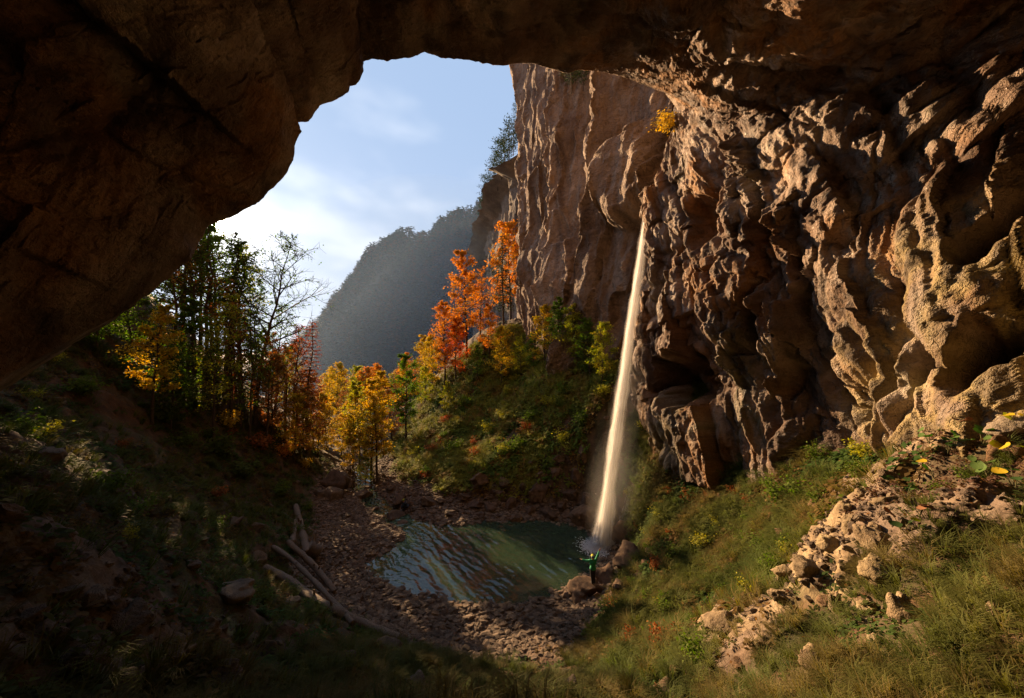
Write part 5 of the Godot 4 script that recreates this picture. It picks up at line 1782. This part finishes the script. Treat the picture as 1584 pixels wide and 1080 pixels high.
# ---------------------------------------------------------------- people
# one smooth skin round tapered bones [from, to, radius, radius, colour]: a field on a grid, meshed as surface nets
func skin(mb: MB, bones: Array, cell: float, k: float, grow_by := 0.0) -> void:
	var lo := Vector3.ONE * 1e9
	var hi := Vector3.ONE * -1e9
	for b in bones:
		var r: float = maxf(b[2], b[3]) + grow_by + k
		lo = lo.min(b[0] - Vector3.ONE * r).min(b[1] - Vector3.ONE * r)
		hi = hi.max(b[0] + Vector3.ONE * r).max(b[1] + Vector3.ONE * r)
	lo -= Vector3.ONE * cell * 2
	var n := Vector3i((hi - lo) / cell) + Vector3i.ONE * 4
	var f := PackedFloat32Array()
	f.resize(n.x * n.y * n.z)
	f.fill(9.0)
	for b in bones:
		var a: Vector3 = b[0]
		var e: Vector3 = b[1]
		var ra: float = b[2] + grow_by
		var rb: float = b[3] + grow_by
		var reach := maxf(ra, rb) + k * 1.5 + cell * 2
		var i0 := Vector3i(((a.min(e) - Vector3.ONE * reach) - lo) / cell).clamp(Vector3i.ZERO, n - Vector3i.ONE)
		var i1 := Vector3i(((a.max(e) + Vector3.ONE * reach) - lo) / cell).clamp(Vector3i.ZERO, n - Vector3i.ONE)
		var ab := e - a
		var l2 := maxf(ab.length_squared(), 1e-8)
		for z in range(i0.z, i1.z + 1):
			for y in range(i0.y, i1.y + 1):
				for x in range(i0.x, i1.x + 1):
					var p := lo + Vector3(x, y, z) * cell
					var t := clampf((p - a).dot(ab) / l2, 0, 1)
					var d := (p - a - ab * t).length() - lerpf(ra, rb, t)
					var q := (z * n.y + y) * n.x + x
					var o := f[q]
					var h := clampf(0.5 + 0.5 * (o - d) / k, 0, 1)
					f[q] = lerpf(o, d, h) - k * h * (1.0 - h)
	var at := {}
	var sx := 1
	var sy := n.x
	var sz := n.x * n.y
	for z in n.z - 1:
		for y in n.y - 1:
			for x in n.x - 1:
				var q := z * sz + y * sy + x
				var inside := 0
				for c in 8:
					if f[q + (c & 1) * sx + ((c >> 1) & 1) * sy + ((c >> 2) & 1) * sz] < 0: inside += 1
				if inside == 0 or inside == 8: continue
				var sum := Vector3.ZERO
				var cnt := 0
				for c in 8:
					for axis in 3:
						if c & (1 << axis): continue
						var c2 := c | (1 << axis)
						var v0 := f[q + (c & 1) * sx + ((c >> 1) & 1) * sy + ((c >> 2) & 1) * sz]
						var v1 := f[q + (c2 & 1) * sx + ((c2 >> 1) & 1) * sy + ((c2 >> 2) & 1) * sz]
						if (v0 < 0) == (v1 < 0): continue
						var t := v0 / (v0 - v1)
						sum += Vector3(c & 1, (c >> 1) & 1, (c >> 2) & 1).lerp(Vector3(c2 & 1, (c2 >> 1) & 1, (c2 >> 2) & 1), t)
						cnt += 1
				var p := lo + (Vector3(x, y, z) + sum / cnt) * cell
				at[q] = mb.v.size()
				mb.v.append(p)
				mb.n.append(Vector3(f[q + sx] - f[q], f[q + sy] - f[q], f[q + sz] - f[q]).normalized())
				var best := 1e9
				var col := Color.WHITE
				for b in bones:
					var ab: Vector3 = b[1] - b[0]
					var t := clampf((p - b[0]).dot(ab) / maxf(ab.length_squared(), 1e-8), 0, 1)
					var d: float = (p - b[0] - ab * t).length() - lerpf(b[2], b[3], t)
					if d < best:
						best = d
						col = b[4]
				mb.c.append(col)
	for q in at:
		for axis in 3:
			var s: int = [sx, sy, sz][axis]
			var u: int = [sy, sz, sx][axis]
			var w: int = [sz, sx, sy][axis]
			var inside: bool = f[q] < 0
			if inside == (f[q + s] < 0): continue
			if not (at.has(q - u) and at.has(q - w) and at.has(q - u - w)): continue
			var a: int = at[q]
			var b: int = at[q - u]
			var c: int = at[q - u - w]
			var d: int = at[q - w]
			if inside: mb.idx.append_array([a, c, b, a, d, c])
			else: mb.idx.append_array([a, b, c, a, c, d])

func hand(mb: MB, wrist: Vector3, along: Vector3, palm_normal: Vector3, thumb_side: float, col: Color) -> void:
	along = along.normalized()
	var side := along.cross(palm_normal).normalized()
	var bones := [[wrist, wrist + along * 0.03, 0.026, 0.028, col]]
	for k in 4:
		var s := (k - 1.5) * 0.019
		var root := wrist + along * 0.085 + side * s
		bones.append([wrist + along * 0.02 + side * s * 0.7, root, 0.014, 0.012, col])
		var ln: float = [0.068, 0.078, 0.074, 0.058][k] if thumb_side < 0 else [0.058, 0.074, 0.078, 0.068][k]
		var dir := (along + side * s * 4.0 - palm_normal * 0.15).normalized()
		var mid := root + dir * ln * 0.5
		bones.append([root, mid, 0.0105, 0.0095, col])
		bones.append([mid, mid + (dir - palm_normal * 0.35).normalized() * ln * 0.5, 0.0095, 0.008, col])
	var tb := wrist + along * 0.025 + side * 0.028 * thumb_side
	var tm := tb + (along * 0.7 + side * thumb_side).normalized() * 0.035
	bones.append([tb, tm, 0.014, 0.0115, col])
	bones.append([tm, tm + (along + side * 0.5 * thumb_side).normalized() * 0.028, 0.0115, 0.009, col])
	skin(mb, bones, 0.006, 0.006)

func figure(called: String, at: Vector3, turn: float, size: float, pose: Dictionary, jacket: Color, trousers: Color, cap: Color, band: Color) -> Node3D:
	var root := base(called, at, turn)
	root.scale = Vector3.ONE * size
	var flesh := Color(0.42, 0.24, 0.16)
	var dark := Color(0.02, 0.015, 0.012)
	var h: Vector3 = pose.head
	var face: Vector3 = (pose.look as Vector3).normalized()
	var right := face.cross(Vector3.UP).normalized()
	var limbs := []
	var legs := []
	var arms := []
	for s in [-1, 1]:
		var a: Array = pose.arm_l if s < 0 else pose.arm_r
		arms.append([a[0], a[1], 0.05, 0.042, flesh])
		arms.append([a[1], a[2], 0.041, 0.028, flesh])
		var l: Array = pose.leg_l if s < 0 else pose.leg_r
		legs.append([l[0], l[1], 0.085, 0.06, flesh])
		legs.append([l[1], l[2], 0.058, 0.042, flesh])
		limbs.append([l[2], l[3], 0.04, 0.033, flesh])
	var chest: Vector3 = pose.chest
	var hip: Vector3 = pose.hip
	var across: Vector3 = (pose.arm_r[0] - pose.arm_l[0]) as Vector3
	var torso := [[hip - across * 0.18, hip + across * 0.18, 0.115, 0.115, flesh], [hip, chest, 0.12, 0.135, flesh], [chest - across * 0.28, chest + across * 0.28, 0.105, 0.105, flesh], [pose.arm_l[0], pose.arm_r[0], 0.055, 0.055, flesh]]
	var mb := MB.new()
	var all := torso + arms + legs + limbs
	all.append([chest.lerp(h, 0.45), h - Vector3(0, 0.06, 0), 0.055, 0.05, flesh])
	all.append([h + Vector3(0, 0.035, 0) - face * 0.015, h - Vector3(0, 0.03, 0) + face * 0.012, 0.083, 0.068, flesh])
	all.append([h - Vector3(0, 0.075, 0) + face * 0.045, h - Vector3(0, 0.085, 0) + face * 0.055, 0.03, 0.026, flesh])
	skin(mb, all, 0.018, 0.03)
	var small := [[h + face * 0.075 + Vector3(0, 0.01, 0), h + face * 0.1 - Vector3(0, 0.018, 0), 0.009, 0.013, flesh],
		[h + face * 0.074 - Vector3(0, 0.05, 0) - right * 0.02, h + face * 0.074 - Vector3(0, 0.05, 0) + right * 0.02, 0.007, 0.007, Color(0.35, 0.14, 0.11)]]
	for s in [-1, 1]:
		small.append([h + face * 0.07 + right * 0.031 * s + Vector3(0, 0.012, 0), h + face * 0.072 + right * 0.031 * s + Vector3(0, 0.012, 0), 0.011, 0.011, dark])
		small.append([h + right * 0.078 * s + Vector3(0, 0.015, 0), h + right * 0.08 * s - Vector3(0, 0.025, 0), 0.016, 0.012, flesh])
	skin(mb, small, 0.006, 0.006)
	hand(mb, pose.arm_l[2], pose.arm_l[2] - pose.arm_l[1], Vector3(0, -1, 0.2), 1.0, flesh)
	hand(mb, pose.arm_r[2], pose.arm_r[2] - pose.arm_r[1], Vector3(-0.3, 0.2, -1), -1.0, flesh)
	var cloth := StandardMaterial3D.new()
	cloth.vertex_color_use_as_albedo = true
	cloth.roughness = 0.8
	put("body", mb.commit(), cloth, root)
	var sets := {"jacket": [torso + arms, jacket, 0.016], "trousers": [legs + [torso[0]], trousers, 0.014], "shoes": [limbs, Color(0.03, 0.028, 0.03), 0.014]}
	for part in sets:
		var bones := []
		for b in sets[part][0]:
			var q: Array = b.duplicate()
			q[4] = sets[part][1]
			bones.append(q)
		if part == "jacket":
			for k in [4, 5, 6, 7]:
				if k % 2 == 1: bones[k][1] = (bones[k][0] as Vector3).lerp(bones[k][1], 0.93)
		mb = MB.new()
		skin(mb, bones, 0.018, 0.03, sets[part][2])
		put(part, mb.commit(), cloth, root)
	mb = MB.new()
	skin(mb, [[h + Vector3(0, 0.05, 0) - face * 0.03, h + Vector3(0, 0.06, 0) + face * 0.02, 0.1, 0.095, cap], [h + Vector3(0, 0.05, 0) - face * 0.07 - right * 0.04, h + Vector3(0, 0.05, 0) - face * 0.07 + right * 0.05, 0.065, 0.065, band]], 0.014, 0.012)
	put("headgear", mb.commit(), cloth, root)
	mb = MB.new()
	skin(mb, [[h - face * 0.045 - right * 0.04 - Vector3(0, 0.02, 0), h - face * 0.05 + right * 0.04 - Vector3(0, 0.05, 0), 0.05, 0.045, Color(0.3, 0.2, 0.08)]], 0.014, 0.012)
	put("hair", mb.commit(), cloth, root)
	return root

func build_people() -> void:
	var rock: MeshInstance3D = get_node("standing_rock")
	var top := -9.0
	var spot := Vector3(4.5, 0, -28.5 * K)
	for p in (rock.mesh.surface_get_arrays(0)[Mesh.ARRAY_VERTEX] as PackedVector3Array):
		var q := rock.transform * p
		if Vector2(q.x - spot.x, q.z - spot.z).length() < 0.14: top = maxf(top, q.y)
	if top < 0: top = 0.9
	spot.y = top - 0.015
	var standing := {"head": Vector3(-0.01, 1.60, 0), "look": Vector3(-0.1, 0.05, -1), "chest": Vector3(0, 1.28, 0.0), "hip": Vector3(0, 0.95, 0.01),
		"arm_l": [Vector3(-0.17, 1.40, 0), Vector3(-0.36, 1.33, -0.1), Vector3(-0.56, 1.33, -0.22)], "arm_r": [Vector3(0.17, 1.41, 0), Vector3(0.30, 1.60, -0.1), Vector3(0.42, 1.83, -0.16)],
		"leg_l": [Vector3(-0.08, 0.9, 0), Vector3(-0.06, 0.5, -0.02), Vector3(-0.03, 0.09, 0.02), Vector3(-0.05, 0.048, -0.14)], "leg_r": [Vector3(0.08, 0.9, 0), Vector3(0.08, 0.5, -0.03), Vector3(0.09, 0.09, 0.0), Vector3(0.12, 0.048, -0.15)]}
	var o := figure("person", spot, 0.05, 0.95, standing, Color(0.02, 0.28, 0.13), Color(0.012, 0.012, 0.016), Color(0.5, 0.5, 0.03), Color(0.02, 0.12, 0.3))
	tag(o, "person in bright green jacket standing on a boulder with both arms raised", "person")
	var p := hit(628, 789)
	var crouching := {"head": Vector3(-0.2, 0.86, 0.0), "look": Vector3(-1, -0.35, 0.15), "chest": Vector3(-0.12, 0.60, 0), "hip": Vector3(0.12, 0.32, 0),
		"arm_l": [Vector3(-0.12, 0.68, 0.16), Vector3(-0.25, 0.45, 0.2), Vector3(-0.4, 0.3, 0.1)], "arm_r": [Vector3(-0.12, 0.68, -0.16), Vector3(-0.25, 0.46, -0.2), Vector3(-0.4, 0.3, -0.1)],
		"leg_l": [Vector3(0.1, 0.3, 0.09), Vector3(-0.24, 0.42, 0.13), Vector3(-0.02, 0.1, 0.12), Vector3(-0.17, 0.05, 0.13)], "leg_r": [Vector3(0.1, 0.3, -0.09), Vector3(-0.24, 0.42, -0.13), Vector3(-0.02, 0.1, -0.12), Vector3(-0.17, 0.05, -0.13)]}
	o = figure("person", p - Vector3(0, 0.02, 0), 0.3, 1.0, crouching, Color(0.012, 0.03, 0.06), Color(0.012, 0.012, 0.02), Color(0.3, 0.36, 0.03), Color(0.03, 0.1, 0.12))
	tag(o, "person in dark clothes crouching by the brook under the far bank", "person")
